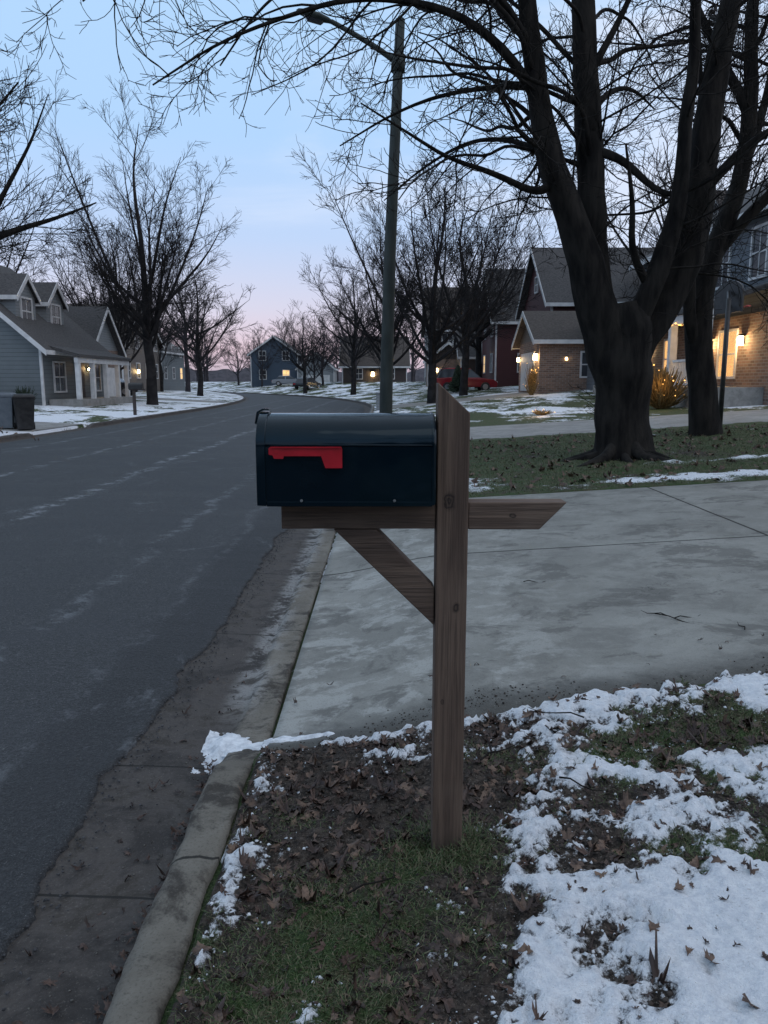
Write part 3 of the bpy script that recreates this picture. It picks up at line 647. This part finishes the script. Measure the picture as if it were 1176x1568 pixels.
def auto(H,r,k,spread,rg,fork=.28):
    ls=[];fh=fork*H
    ls.append([(0,0,-.3,r*1.3),(0,0,.3,r*1.05),(rg.normal(0,.05),rg.normal(0,.05),fh*.6,r*.9),(rg.normal(0,.1),rg.normal(0,.1),fh,r*.8),(rg.normal(0,.02)*H,rg.normal(0,.02)*H,H*.55,r*.45),(rg.normal(0,.03)*H,rg.normal(0,.03)*H,H*.78,r*.22),(rg.normal(0,.03)*H,rg.normal(0,.03)*H,H*.98,r*.05)])
    for i in range(k):
        a=2*np.pi*(i+rg.uniform(-.3,.3))/k;f=fh*rg.uniform(.7,1.7);w=spread*H*rg.uniform(.45,1.15);top=H*rg.uniform(.55,.97)
        pts=[]
        for t in (0,.15,.4,.7,1.): 
            rad=w*(t**.75);z=f+(top-f)*(t**1.1);rr=r*.34*(1-t)**.9+.012
            pts.append((rad*math.cos(a+.2*t)+rg.normal(0,.012)*H*t,rad*math.sin(a+.2*t)+rg.normal(0,.012)*H*t,z,rr))
        ls.append(pts)
    return ls
def farlev(s=1.,rm=1.):
    return [dict(dens=2.0,tmin=.12,lf=.40,lmin=.9,lmax=3.2,ang=(20,55),n=6,trop=(.0,.08),wig=.06,rk=.008,rmin=.0105*rm,sides=3),
     dict(dens=3.2*s,tmin=.10,lf=.5,lmin=.6,lmax=1.7,ang=(22,50),n=4,trop=(0,.08),wig=.07,rk=.008,rmin=.008*rm,sides=3),
     dict(dens=5.0*s,tmin=.1,lf=.6,lmin=.35,lmax=.95,ang=(22,48),n=3,trop=(0,.08),wig=.08,rk=.009,rmin=.007*rm,sides=3)]
PR={}
def proto(key,H,r,k,spread,seed,s,rm,fork,extra=None):
    rg=np.random.default_rng(seed);ls=auto(H,r,k,spread,rg,fork)
    if extra: ls+=extra
    V,F=tree_geo(ls,farlev(s,rm),seed,8);PR[key]=(V,F,H)
def placetree(x,y,H,key,rot=0,mat=None,sx=1.):
    V,F,H0=PR[key]
    k=('m',key,mat.name if mat else 'f')
    if k not in PR:
        o=mesh_np('bare_tree',V,F,mat or M_barkf,True);PR[k]=o.data
    else:
        o=bpy.data.objects.new('bare_tree',PR[k]);COL.objects.link(o)
    o.location=(x,y,float(terr(x,y)));o.rotation_euler=(0,0,rot);s=H/H0;o.scale=(s*sx,s*sx,s);return o
proto('A',15.3,.30,15,.25,21,1.1,1.1,.24)
proto('B',12.5,.26,11,.36,22,1.,1.3,.28)
proto('C',12.5,.26,12,.44,24,1.,1.25,.22)
proto('D',12,.25,10,.38,26,.85,1.6,.27)
proto('N',11.5,.34,9,.42,23,1.1,1.0,.28,extra=[[(0,0,2.8,.2),(.9,0,4.2,.18),(2.3,0,4.7,.14),(3.3,0,5.0,.11),(4.3,.2,5.4,.08),(5.3,.3,5.7,.05),(6.4,.3,6.1,.02)],[(2.0,0,4.6,.12),(2.6,0,6.0,.1),(3.0,0,7.2,.07),(3.6,0,8.8,.02)],[(.6,0,4.0,.12),(1.8,0,6.0,.1),(2.6,0,7.8,.07),(3.4,0,9.6,.02)],[(.6,0,3.6,.12),(2.0,-.6,5.8,.09),(3.6,-1,7.2,.06),(5.2,-1.3,8.6,.02)],[(3.3,0,5.0,.08),(4.2,-.3,6.3,.06),(5.0,-.4,7.4,.04),(5.6,-.5,8.6,.01)]])
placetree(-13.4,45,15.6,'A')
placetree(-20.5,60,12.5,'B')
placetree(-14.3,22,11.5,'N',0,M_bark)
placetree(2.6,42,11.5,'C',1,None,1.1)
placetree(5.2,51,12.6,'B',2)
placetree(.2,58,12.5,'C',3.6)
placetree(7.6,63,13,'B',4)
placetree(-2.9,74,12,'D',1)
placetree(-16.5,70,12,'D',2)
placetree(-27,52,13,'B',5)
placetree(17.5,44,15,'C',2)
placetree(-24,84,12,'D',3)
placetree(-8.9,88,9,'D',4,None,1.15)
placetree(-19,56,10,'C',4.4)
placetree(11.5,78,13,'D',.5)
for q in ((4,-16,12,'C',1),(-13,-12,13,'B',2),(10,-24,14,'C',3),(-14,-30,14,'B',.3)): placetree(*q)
prot=[]
for sd in range(5):
    rg=np.random.default_rng(100+sd);ls=auto(11,.22,9,.38,rg)
    lv=[dict(dens=1.3,tmin=.2,lf=.4,lmin=1,lmax=3.5,ang=(25,60),n=5,trop=(0,.1),wig=.07,rk=.012,rmin=.024,sides=3),
        dict(dens=2.6,tmin=.15,lf=.5,lmin=.6,lmax=1.8,ang=(25,55),n=4,trop=(0,.1),wig=.08,rk=.012,rmin=.018,sides=3),
        dict(dens=3.4,tmin=.1,lf=.6,lmin=.5,lmax=1.2,ang=(25,50),n=3,trop=(0,.1),wig=.08,rk=.012,rmin=.014,sides=3)]
    prot.append(tree_geo(ls,lv,100+sd,5,False))
parts=[]
rg=np.random.default_rng(56)
def putd(x,y,s):
    V,F=prot[rg.integers(5)];a=rg.random()*6.28;c,q=math.cos(a),math.sin(a);sw=s*rg.uniform(.8,1.3)
    W=np.stack([(V[:,0]*c-V[:,1]*q)*sw,(V[:,0]*q+V[:,1]*c)*sw,V[:,2]*s*rg.uniform(.85,1.2)],-1)+np.array([x,y,0]);parts.append((W,F))
for i in range(60):
    y=rg.uniform(92,200);xr=float(XR(np.array(y)));xl=float(XL(np.array(y)))
    if rg.random()<.6: x=xr+2+45*rg.random()**1.2
    else: x=xl-2-35*rg.random()**1.2
    putd(x,y,rg.uniform(.6,1.3))
for x,y in ((14,100),(20,85),(24,70),(28,95),(-34,70),(-38,90),(-30,100),(30,60),(-45,60)): putd(x,y,1.2)
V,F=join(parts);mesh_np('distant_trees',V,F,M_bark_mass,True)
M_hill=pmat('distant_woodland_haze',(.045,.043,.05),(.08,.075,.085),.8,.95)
def hump(name,x0,x1,y,h,seed):
    x=np.linspace(x0,x1,300);t=np.linspace(0,1,6)[:,None]
    X=np.repeat(x[None],6,0);H=h*(.5+.9*fbm(X,X*0,.09,5,seed,.7));Z=H*t**.7;Y=y+6*t+0*X
    sheet(name,X,Y,Z-.3,M_hill)
hump('distant_woodland',-260,260,235,6.5,4)
hump('distant_woodland',-260,260,-90,9,5)

# ---------------------------------------------------------------- buildings
def window(par,face,pl,a,z,w,h,lit=False,mull=True,frame=None):
    fr=frame or M_white;g=M_lit if lit else M_glass
    sgn={'x-':-1,'x+':1,'y-':-1,'y+':1}[face];ax=face[0]
    def bb(n,a0,a1,z0,z1,d0,d1,m):
        p0,p1=sorted((pl+sgn*d0,pl+sgn*d1))
        if ax=='x': box(n,p0,p1,a0,a1,z0,z1,m,par)
        else: box(n,a0,a1,p0,p1,z0,z1,m,par)
    t=.09
    bb('window_glass',a-w/2,a+w/2,z,z+h,-.02,.02,g)
    bb('window_frame',a-w/2-t,a-w/2,z-t,z+h+t,-.02,.07,fr);bb('window_frame',a+w/2,a+w/2+t,z-t,z+h+t,-.02,.07,fr)
    bb('window_frame',a-w/2,a+w/2,z+h,z+h+t,-.02,.065,fr);bb('window_frame',a-w/2,a+w/2,z-t,z,-.02,.085,fr)
    if mull:
        bb('muntin',a-w/2,a+w/2,z+h*.5-.03,z+h*.5+.03,.02,.045,fr);bb('muntin',a-.018,a+.018,z,z+h,.02,.04,fr)
def gable(par,x0,x1,y0,y1,ze,pitch,axis,mat,wall,over=.35,trim=None,th=.16):
    tr=trim or M_white
    if axis=='y':
        c=(x0+x1)/2;hw_=(x1-x0)/2;zr=ze+hw_*pitch
        f=lambda a,b_,z:(a,b_,z);u0,u1,w0,w1=x0,x1,y0,y1
    else:
        c=(y0+y1)/2;hw_=(y1-y0)/2;zr=ze+hw_*pitch
        f=lambda a,b_,z:(b_,a,z);u0,u1,w0,w1=y0,y1,x0,x1
    for s,u in ((-1,u0),(1,u1)):
        ue=u+s*over;zee=ze-over*pitch
        pts=[f(ue,w0-over,zee),f(c,w0-over,zr),f(c,w1+over,zr),f(ue,w1+over,zee)]
        top=[(p[0],p[1],p[2]+th) for p in pts]
        hexa('roof_slope',pts,top,mat,par)
        e0,e1=sorted((ue+s*.002,ue+s*.04))
        a=f(e0,w0-over,0);b_=f(e1,w1+over,0)
        box('eave_fascia',min(a[0],b_[0]),max(a[0],b_[0]),min(a[1],b_[1]),max(a[1],b_[1]),zee-.06,zee+th-.01,tr,par)
        for wv,d in ((w0-over,-1),(w1+over,1)):
            q=[f(ue,wv+d*.002,zee-.12),f(c,wv+d*.002,zr-.12),f(c,wv+d*.04,zr-.12),f(ue,wv+d*.04,zee-.12)]
            hexa('rake_board',q,[(p[0],p[1],p[2]+.12+th-.01) for p in q],tr,par)
    for wv,d in ((w0,1),(w1,-1)):
        vs=[f(u0,wv,ze),f(u1,wv,ze),f(c,wv,zr-.001),f(u0,wv+d*.1,ze),f(u1,wv+d*.1,ze),f(c,wv+d*.1,zr-.001)]
        poly('gable_wall',vs,[(0,1,2),(3,5,4),(0,3,4,1),(1,4,5,2),(2,5,3,0)],wall,par)
    return zr
def body(par,x0,x1,y0,y1,z0,z1,mat,corner=True):
    box('walls',x0,x1,y0,y1,z0,z1,mat,par)
    if corner:
        for cx,cy in ((x0,y0),(x1,y0),(x0,y1)):
            box('corner_trim',cx-.06,cx+.06,cy-.06,cy+.06,z0,z1-.002,M_white,par)
def lantern(par,x,y,z,dx=-.12,power=14,r=.07):
    box('lantern_back',min(x,x+dx*.3),max(x,x+dx*.3)+.01,y-.06,y+.06,z-.12,z+.12,M_black,par)
    cx=x+dx
    cyl('lantern_bulb',(cx,y,z-r*1.3),(cx,y,z+r*1.3),r,r*.8,M_bulb,par,8);cyl('lantern_cap',(cx,y,z+r*1.3+.01),(cx,y,z+r*1.3+.09),r*1.5,.01,M_black,par,8)
    if power:
        l=bpy.data.lights.new('warm_lamp','POINT');l.energy=power;l.color=(1,.62,.28);l.shadow_soft_size=.1
        o=bpy.data.objects.new('lamp_light',l);o.location=(cx+dx*1.2,y,z);COL.objects.link(o);att(o,par)
h=empty('gray_siding_house',(-20,42,.25));z0=-.3
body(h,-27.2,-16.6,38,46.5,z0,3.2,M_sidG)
gable(h,-27.2,-16.6,38,46.5,3.2,.87,'y',M_roof,M_sidG,over=.5)
for yy in (39.9,43.4):
    d0,d1=-20.4,-18.0
    body(h,d0,d1,yy-1.1,yy+1.1,3.9,5.6,M_sidW,False)
    gable(h,d0-1.5,d1,yy-1.1,yy+1.1,5.6,.9,'x',M_roof,M_sidW,.2)
    window(h,'x+',d1,yy,4.3,1.1,1.2)
hexa('porch_roof',[(-16.6,38.4,3.05),(-14.9,38.4,2.6),(-14.9,46.3,2.6),(-16.6,46.3,3.05)],[(-16.6,38.4,3.23),(-14.9,38.4,2.75),(-14.9,46.3,2.75),(-16.6,46.3,3.23)],M_roof,h)
box('porch_beam',-15.2,-15.0,38.5,46.2,2.35,2.59,M_white,h);box('porch_floor',-16.55,-14.9,38.5,46.3,-.2,.55,M_conc2,h)
for yy in (38.7,40.6,42.5,44.4,46): box('porch_column',-15.22,-15.0,yy-.11,yy+.11,.55,2.35,M_white,h)
window(h,'x+',-16.6,40,.95,1.3,1.4);window(h,'x+',-16.6,45,.95,1.3,1.4);box('front_door',-16.59,-16.53,42.2,43.2,.56,2.6,M_sidBr,h)
lantern(h,-16.55,43.7,2.1,.1,power=10,r=.05)
body(h,-23,-17.6,46.8,52,z0,3.4,M_brick,False);gable(h,-23,-17.6,46.8,52,3.4,.95,'x',M_roof,M_sidW,.4)
box('garage_door',-17.59,-17.53,47.6,51.2,.1,2.3,M_white,h)
h=empty('blue_siding_house',(17,28,1.0));z0=.3
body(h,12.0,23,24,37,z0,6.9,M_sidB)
gable(h,12.0,23,24,37,6.9,.62,'y',M_roof,M_sidB,.5)
for yy in (25.6,28.3,31,34.2): window(h,'x-',12.0,yy,4.75,1.0,1.5)
for yy in (27.2,32.6): window(h,'x-',11.9,yy,1.6,1.3,1.5,lit=True)
box('brick_veneer',11.88,11.995,24.1,37,z0,3.6,M_brick,h)
window(h,'y-',24,16,4.75,1.1,1.4)
hexa('porch_roof',[(11.95,24.4,4.3),(9.9,24.4,3.65),(9.9,37,3.65),(11.95,37,4.3)],[(11.95,24.4,4.45),(9.9,24.4,3.8),(9.9,37,3.8),(11.95,37,4.45)],M_roof,h)
box('porch_beam',10.0,10.2,24.5,36.9,3.35,3.64,M_white,h);box('porch_floor',9.9,11.87,24.4,37,.3,1.25,M_conc2,h)
for yy in (24.7,27.6,30.6,33.6,36.6): box('porch_column',9.98,10.22,yy-.12,yy+.12,1.25,3.35,M_white,h)
for a,b_ in ((24.9,27.4),(30.8,33.4),(33.8,36.4)):
    box('porch_rail',10.06,10.14,a,b_,2.08,2.16,M_white,h);box('porch_rail_lower',10.06,10.14,a,b_,1.30,1.36,M_white,h)
    for k in np.arange(a,b_,.16): box('baluster',10.08,10.12,k,k+.045,1.362,2.078,M_white,h)
box('front_door',11.8,11.87,29.2,30.2,1.26,3.3,M_sidR,h)
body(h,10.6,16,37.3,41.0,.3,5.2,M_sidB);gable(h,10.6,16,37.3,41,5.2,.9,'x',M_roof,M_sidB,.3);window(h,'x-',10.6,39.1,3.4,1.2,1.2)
lantern(h,11.87,26.0,2.75,power=75,r=.11);lantern(h,11.87,28.5,2.75,power=75,r=.13);lantern(h,11.87,35,2.75,power=0,r=.09)
N=160;t=np.linspace(24.6,36.8,N)
x=np.full(N,9.97);z=3.4-.12*np.abs(np.sin(t*2.2));clods('garland_lights',x,t,z,.022,M_fairy).parent=h
bpy.data.objects['garland_lights'].location=-h.location
h=empty('brick_garage_house',(12,46,1.2));z0=.3
body(h,8.1,15,40.9,47,z0,3.6,M_brick,False);gable(h,8.1,15,40.9,47,3.6,.5,'x',M_roofb,M_sidT,.4)
box('garage_door',8.03,8.09,42,46,.9,3.0,M_white,h);window(h,'y-',40.9,10.9,1.7,1.2,1.2)
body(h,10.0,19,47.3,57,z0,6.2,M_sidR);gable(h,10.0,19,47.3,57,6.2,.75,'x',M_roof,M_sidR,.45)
window(h,'x-',10.0,50,4.2,1.1,1.4);window(h,'x-',10.0,54,4.2,1.1,1.4);window(h,'x-',10.0,52.1,7.2,.9,.9);window(h,'y-',47.3,12.5,4.2,1.0,1.3)
lantern(h,8.09,41.4,2.7,power=45,r=.12);lantern(h,8.09,46.6,2.7,power=14,r=.09);lantern(h,9.5,40.88,2.6,0,power=0,r=.05)
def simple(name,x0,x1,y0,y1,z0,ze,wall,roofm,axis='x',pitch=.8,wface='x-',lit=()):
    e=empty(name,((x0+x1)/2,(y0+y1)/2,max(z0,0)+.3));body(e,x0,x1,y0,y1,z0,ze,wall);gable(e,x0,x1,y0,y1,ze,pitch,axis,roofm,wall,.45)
    k=0
    n=max(2,int((y1-y0)/3)) 
    yf,yp=('y-',y0) if y0>0 else ('y+',y1)
    for lev in range(2 if ze>5 else 1):
        zz=z0+1.8+lev*2.8
        for i in range(n):
            a=y0+(i+.5)*(y1-y0)/n;window(e,wface,x0 if wface=='x-' else x1,a,zz,1.0,1.35,lit=(k in lit));k+=1
        m_=max(2,int((x1-x0)/3))
        for i in range(m_):
            a=x0+(i+.5)*(x1-x0)/m_;window(e,yf,yp,a,zz,.95,1.3,lit=(k in lit));k+=1
    return e
h=simple('maroon_gabled_house',8.6,17.5,60.5,69,.4,6.2,M_sidR,M_roof,'x',.95,lit=(1,3))
body(h,6.8,12,69.3,75,.4,3.7,M_sidBr);gable(h,6.8,12,69.3,75,3.7,.9,'x',M_roof,M_sidBr,.3);lantern(h,6.79,70,2.6,power=0,r=.1)
h=simple('brown_siding_house',4.6,14.5,78,88,.2,6.7,M_sidBr,M_roofb,'x',.85,lit=(0,))
body(h,4.2,8,74.5,77.7,.3,3.5,M_brick);gable(h,4.2,8,74.5,77.7,3.5,.8,'y',M_roofb,M_sidBr,.3);lantern(h,5.0,74.4,2.5,0,power=10,r=.12)
h=simple('brown_siding_house',-5.5,3.0,104,114,.0,3.6,M_sidBr,M_roofb,'x',.75,lit=(5,));lantern(h,-1.5,103.8,2.4,0,power=25,r=.2)
h=simple('pale_siding_house',-20,-13,118,127,.0,5.6,M_sidBl,M_roof,'y',.7,lit=(4,))
body(h,-12.9,-7.5,117,124,0,3.4,M_sidW);gable(h,-12.9,-7.5,117,124,3.4,.85,'y',M_roof,M_sidW,.3)
box('garage_door',-12.3,-8.1,116.93,116.99,0,2.4,M_white,h)
h=simple('tan_siding_house',-33,-24,72,84,.0,5.2,M_sidT,M_roofb,'x',.6,'x+',lit=(2,));lantern(h,-23.9,76,2.4,.1,power=12,r=.12)
simple('tan_siding_house',-36,-27,95,106,.0,5.2,M_sidG,M_roof,'y',.7,'x+',lit=(2,))
simple('gray_siding_house',19,28,41,52,.8,8.2,M_sidG,M_roofb,'x',.7)
simple('gray_siding_house',8,20,-22,-8,.3,6.5,M_sidG,M_roof,'x',.7)
simple('tan_siding_house',-28,-17,-18,-4,.0,6.2,M_sidT,M_roofb,'x',.7,'x+')
simple('brown_siding_house',-2,9,-46,-34,.0,6.4,M_sidBr,M_roofb,'y',.7)

# ---------------------------------------------------------------- street furniture
p=empty('street_lamp',(.10,16,0));zb_=float(terr(.1,16))
A=np.array([[(.02,16,zb_-.3),(.05,16,1.5),(.12,16,4.0),(.22,16,6.2),(.31,16,8.2)]],float)
V,F=tubes(A,np.array([[.14,.135,.12,.105,.092]]),14);mesh_np('pole',V,F,M_polemat,True,p)
cyl('pole_cap',(.31,16,8.2),(.312,16,8.25),.095,.03,M_polemat,p)
A=resample([(.28,16,7.42,.055),(-.1,15.98,7.68,.055),(-.55,15.95,7.92,.05),(-1.0,15.9,8.13,.045)],12)
V,F=tubes(A[None,:,:3],A[None,:,3],8);mesh_np('arm',V,F,M_polemat,True,p)
cyl('arm_clamp',(.265,16,7.28),(.28,16,7.58),.135,.135,M_polemat,p)
sec=[(-.95,.03,.03,8.10),(-1.05,.07,.05,8.15),(-1.22,.13,.07,8.2),(-1.45,.15,.065,8.26),(-1.6,.10,.04,8.30),(-1.65,.03,.02,8.31)]
vs=[];fs=[];n=12
for x_,wy,hz,zc in sec:
    for i in range(n): a=2*math.pi*i/n;vs.append((x_,15.9+wy*math.cos(a),zc+hz*math.sin(a)))
for s in range(len(sec)-1):
    for i in range(n): fs.append((s*n+i,s*n+(i+1)%n,(s+1)*n+(i+1)%n,(s+1)*n+i))
fs+= [tuple(range(n)),tuple(range(len(vs)-n,len(vs)))];poly('lamp_head',vs,fs,M_polemat,p,True)
poly('lamp_lens',[(-1.15,15.84,8.12),(-1.5,15.82,8.21),(-1.5,15.98,8.21),(-1.15,15.96,8.12),(-1.2,15.87,8.07),(-1.45,15.86,8.14),(-1.45,15.94,8.14),(-1.2,15.93,8.07)],BF,M_glass,p)
zz=float(terr(7.5,17.3));p=empty('basketball_hoop',(7.5,17.3,zz))
cyl('pole',(7.5,17.3,zz-.2),(7.5,17.3,zz+2.75),.055,.05,M_black,p)
cyl('extension_arm',(7.5,17.3,zz+2.6),(7.72,17.85,zz+2.95),.035,.035,M_black,p);cyl('extension_arm_lower',(7.5,17.3,zz+2.2),(7.72,17.85,zz+2.65),.03,.03,M_black,p)
pts=[(-.55,-.36)]+[(-.55*math.cos(a),.05+.3*math.sin(a)) for a in np.linspace(0,math.pi,12)]+[(.55,-.36)]
dirx,diry=math.cos(math.radians(-82+180)),math.sin(math.radians(-82+180))
vs=[(7.75+q*dirx,17.92+q*diry,zz+2.85+r) for q,r in pts]+[(7.79+q*dirx,17.93+q*diry,zz+2.85+r) for q,r in pts];k=len(pts)
poly('backboard',vs,[tuple(range(k)),tuple(range(2*k-1,k-1,-1))]+[(i,(i+1)%k,k+(i+1)%k,k+i) for i in range(k)],M_black,p)
a=np.linspace(0,2*np.pi,17);c=np.array([8.05,17.97]);A=np.stack([c[0]+.22*np.cos(a),c[1]+.22*np.sin(a),a*0+zz+2.65],-1)
V,F=tubes(A[None],np.full((1,17),.012),6);mesh_np('rim',V,F,M_red,True,p)
zz=float(terr(-10.9,34));p=empty('mailbox',(-10.9,34,zz))
box('post',-10.96,-10.84,33.95,34.05,zz-.2,zz+1.05,M_sidBr,p);box('arm',-11.1,-10.4,33.96,34.04,zz+1.052,zz+1.1,M_sidBr,p)
pr=[(34-.13,zz+1.102)]+[(34+.13*math.cos(a),zz+1.25+.12*math.sin(a)) for a in np.linspace(math.pi,0,10)]+[(34+.13,zz+1.102)]
extr('box_body',pr,'x',-11.1,-10.5,M_black,p)
def bin_(x,y,mat,tilt,rot):
    z=float(terr(x,y));p=empty('trash_can',(x,y,z))
    def hx(n,w0,d0,z0_,w1,d1,z1_,m):
        o=hexa(n,[(-w0,-d0,z0_),(w0,-d0,z0_),(w0,d0,z0_),(-w0,d0,z0_)],[(-w1,-d1,z1_),(w1,-d1,z1_),(w1,d1,z1_),(-w1,d1,z1_)],m,None,.01);o.parent=p
    hx('body',.22,.24,.03,.29,.33,.95,mat);hx('rim',.31,.35,.952,.31,.35,1.0,mat);hx('lid',.30,.35,1.002,.24,.27,1.07,mat)
    box('handle',-.2,.2,.36,.40,.9,.95,mat).parent=p
    for s in (-1,1): cyl('wheel',(s*.24,.26,.11),(s*.29,.26,.11),.11,.11,M_black,None,14).parent=p
    p.rotation_euler=(tilt,0,rot)
M_binG=pmat('gray_plastic',(.10,.12,.14),(.14,.16,.18),5,.6)
bin_(-10.75,23.2,M_black,.0,.5);bin_(-11.35,23.3,M_binG,0,.2)
def car(name,x,y,rot,col,suv=False):
    z=float(terr(x,y));p=empty(name,(x,y,z));M_p=pmat(name+'_paint',tuple(c*.9 for c in col),col,4,.25,spec=.6)
    H=1.72 if suv else 1.42;bl=.98 if suv else .88
    prof_=[(-2.3,.35),(-2.33,.62),(-2.25,bl-.02),(-1.2,bl+.04),(1.0,bl+.02),(2.05,bl-.12),(2.3,bl-.3),(2.33,.5),(2.25,.3)]
    def ex(n,pts,w0,w1f,m,bev=.04):
        k=len(pts);vs=[(a,-w1f(c),c) for a,c in pts]+[(a,w1f(c),c) for a,c in pts]
        o=poly(n,vs,[tuple(range(k))[::-1],tuple(range(k,2*k))]+[(i,(i+1)%k,k+(i+1)%k,k+i) for i in range(k)],m,bevel=bev);o.parent=p;return o
    ex('body',prof_,.9,lambda c:.90 if c<bl-.1 else .86,M_p)
    back=-2.1 if suv else -1.75
    gh=[(back,bl+.0),(back+.3,H-.1),(-.1,H-.02),(.35,H-.1),(1.15,bl+.0)]
    ex('greenhouse_glass',gh,.8,lambda c:.82-.28*(c-bl),M_glass,.03)
    ex('roof_panel',[(back+.26,H-.11),(back+.5,H-.02),(.0,H+.03),(.42,H-.11)],.6,lambda c:.83-.28*(c-bl),M_p,.03)
    for a0,a1 in ((-.45,-.35),):
        ex('pillar',[(a0,bl),(a1,bl),(a1,H-.08),(a0,H-.08)],.8,lambda c:.835-.28*(c-bl),M_p,0)
    for wx in (-1.4,1.42):
        for s in (-1,1):
            for nme,rr,d0,d1,mm in (('tire',.34,.70,.915,M_black),('wheel_rim',.2,.9,.925,M_screw)):
                o=cyl(nme,(wx,s*d0,.34),(wx,s*d1,.34),rr,rr,mm,None,18);o.parent=p
    for s in (-1,1):
        for nme,xx,mm in (('headlight',2.28,M_white),('taillight',-2.3,M_red)):
            o=box(nme,xx-.06,xx+.06,s*.66-.14,s*.66+.14,.62,.74,mm);o.parent=p
    p.rotation_euler=(0,0,rot)
car('parked_suv',6.0,58.3,math.radians(3),(.26,.012,.02),True)
car('parked_car',-9.5,97,math.radians(70),(.02,.022,.025));car('parked_car',-19.5,55,math.radians(5),(.02,.022,.028),True);car('parked_car',-13.5,111,0,(.25,.26,.28))
M_green=pmat('evergreen',(.012,.022,.012),(.03,.05,.025),10,.9)
def shrub(name,x,y,w,h,mat,n,lit=0,cone=False,seed=1,glow=.08):
    rg=np.random.default_rng(seed);z=float(terr(x,y))
    P=[];R=[]
    for i in range(n):
        a=rg.random()*6.28;t=rg.random();hh=h*(rg.uniform(.1,1) if cone else rg.uniform(.3,1)*rg.uniform(.8,1.1));rr=w*(1-hh/h*.95)*t**.5 if cone else w*t**.5*math.sqrt(max(.1,1-(hh/h)**2*.6))*(1+.25*math.sin(3*a+seed))
        e=np.array([x+rr*math.cos(a),y+rr*math.sin(a),z+hh]);s=np.array([x+rr*.2*math.cos(a),y+rr*.2*math.sin(a),z+(hh*.75 if cone else .0)])
        m_=(s+e)/2+rg.normal(0,.05*w,3);P.append([s,m_,e]);R.append([.012*w*2,.01*w*2,.006*w*2] if not cone else [.04,.09,.02])
    V,F=tubes(np.array(P),np.array(R),4);o=mesh_np(name,V,F,mat,False)
    if lit:
        E=np.array(P)[:lit,2];L=clods('string_lights',E[:,0],E[:,1],E[:,2],.018,M_fairy);L.parent=o
        l=bpy.data.lights.new('warm_glow','POINT');l.energy=lit*glow;l.color=(1,.55,.18);l.shadow_soft_size=.4
        q=bpy.data.objects.new('glow_light',l);q.location=(x-.3,y-.6,z+h*.6);COL.objects.link(q);q.parent=o
    return o
M_twig=pmat('dry_shrub',(.10,.065,.02),(.24,.16,.06),10,.9)
shrub('ornamental_shrub',9.1,25.6,.8,1.3,M_twig,520,50,seed=2,glow=.35)
shrub('ornamental_shrub',9.3,28.8,.5,1.0,M_green,300,20,seed=3)
shrub('ornamental_shrub',7.6,40.2,.4,1.6,M_twig,260,40,cone=False,seed=4,glow=.3)
shrub('evergreen_shrub',5.2,55,1.0,2.0,M_green,500,cone=True,seed=5)
shrub('ornamental_shrub',9.4,32.6,.6,.9,M_green,300,10,seed=6)
shrub('evergreen_shrub',-17.2,37.2,.6,.9,M_green,300,seed=7);shrub('evergreen_shrub',-19.5,37,.5,.7,M_green,300,seed=9)
shrub('ornamental_shrub',5.3,26.0,.45,.18,M_twig,120,14,seed=8,glow=.9)
z=float(terr(.3,40));p=empty('utility_box',(-.1,40,z));box('cabinet',-.4,.2,39.7,40.3,z-.1,z+.75,M_sidW,p,.03);box('lid',-.44,.24,39.66,40.34,z+.752,z+.83,M_sidW,p,.03)

# ---------------------------------------------------------------- sky, light, camera
W=bpy.data.worlds.new('World');S.world=W;W.use_nodes=True;nt=W.node_tree
bg=nt.nodes['Background'];out=nt.nodes['World Output']
g=GEN(nt);xyz=XYZ(nt,g)
cr=nt.nodes.new('ShaderNodeValToRGB');nt.links.new(xyz[2],cr.inputs[0]);e=cr.color_ramp
st=[(0,(.44,.40,.49)),(.04,(.70,.57,.70)),(.09,(.60,.61,.81)),(.17,(.46,.60,.89)),(.28,(.40,.61,.93)),(.42,(.42,.64,.93)),(1,(.60,.67,.78))]
e.elements[0].position=st[0][0];e.elements[0].color=(*st[0][1],1);e.elements[1].position=1;e.elements[1].color=(*st[-1][1],1)
for p_,c_ in st[1:-1]: q=e.elements.new(p_);q.color=(*c_,1)
cl=NOI(nt,VM(nt,g,(1,1,3.5)),2.2,6,.6,.5)
f=M(nt,'MULTIPLY',SM(nt,M(nt,'ADD',cl,M(nt,'MULTIPLY',xyz[0],.55)),.45,.85),.8)
colr=MIX(nt,f,cr.outputs[0],(.76,.81,.97))
nt.links.new(colr,bg.inputs['Color']);bg.inputs['Strength'].default_value=1.02
sky=nt.nodes.new('ShaderNodeTexSky');sky.sky_type='NISHITA';sky.sun_disc=False;sky.sun_elevation=math.radians(1.5);sky.sun_rotation=math.radians(150)
bg2=nt.nodes.new('ShaderNodeBackground');nt.links.new(sky.outputs[0],bg2.inputs[0]);bg2.inputs[1].default_value=.05
ad=nt.nodes.new('ShaderNodeAddShader');nt.links.new(bg.outputs[0],ad.inputs[0]);nt.links.new(bg2.outputs[0],ad.inputs[1]);nt.links.new(ad.outputs[0],out.inputs[0])
l=bpy.data.lights.new('sun','SUN');l.energy=.25;l.angle=math.radians(40);l.color=(1,.97,.94)
o=bpy.data.objects.new('sun',l);o.rotation_euler=(math.radians(35),0,math.radians(30));o.location=(0,0,30);COL.objects.link(o)
cam=bpy.data.cameras.new('camera');cam.sensor_fit='VERTICAL';cam.sensor_height=36;cam.lens=27.1;cam.clip_end=2000;cam.clip_start=.05
o=bpy.data.objects.new('camera',cam);o.location=(0,0,1.42);o.rotation_euler=(math.radians(90-9.6),0,0);COL.objects.link(o);S.camera=o
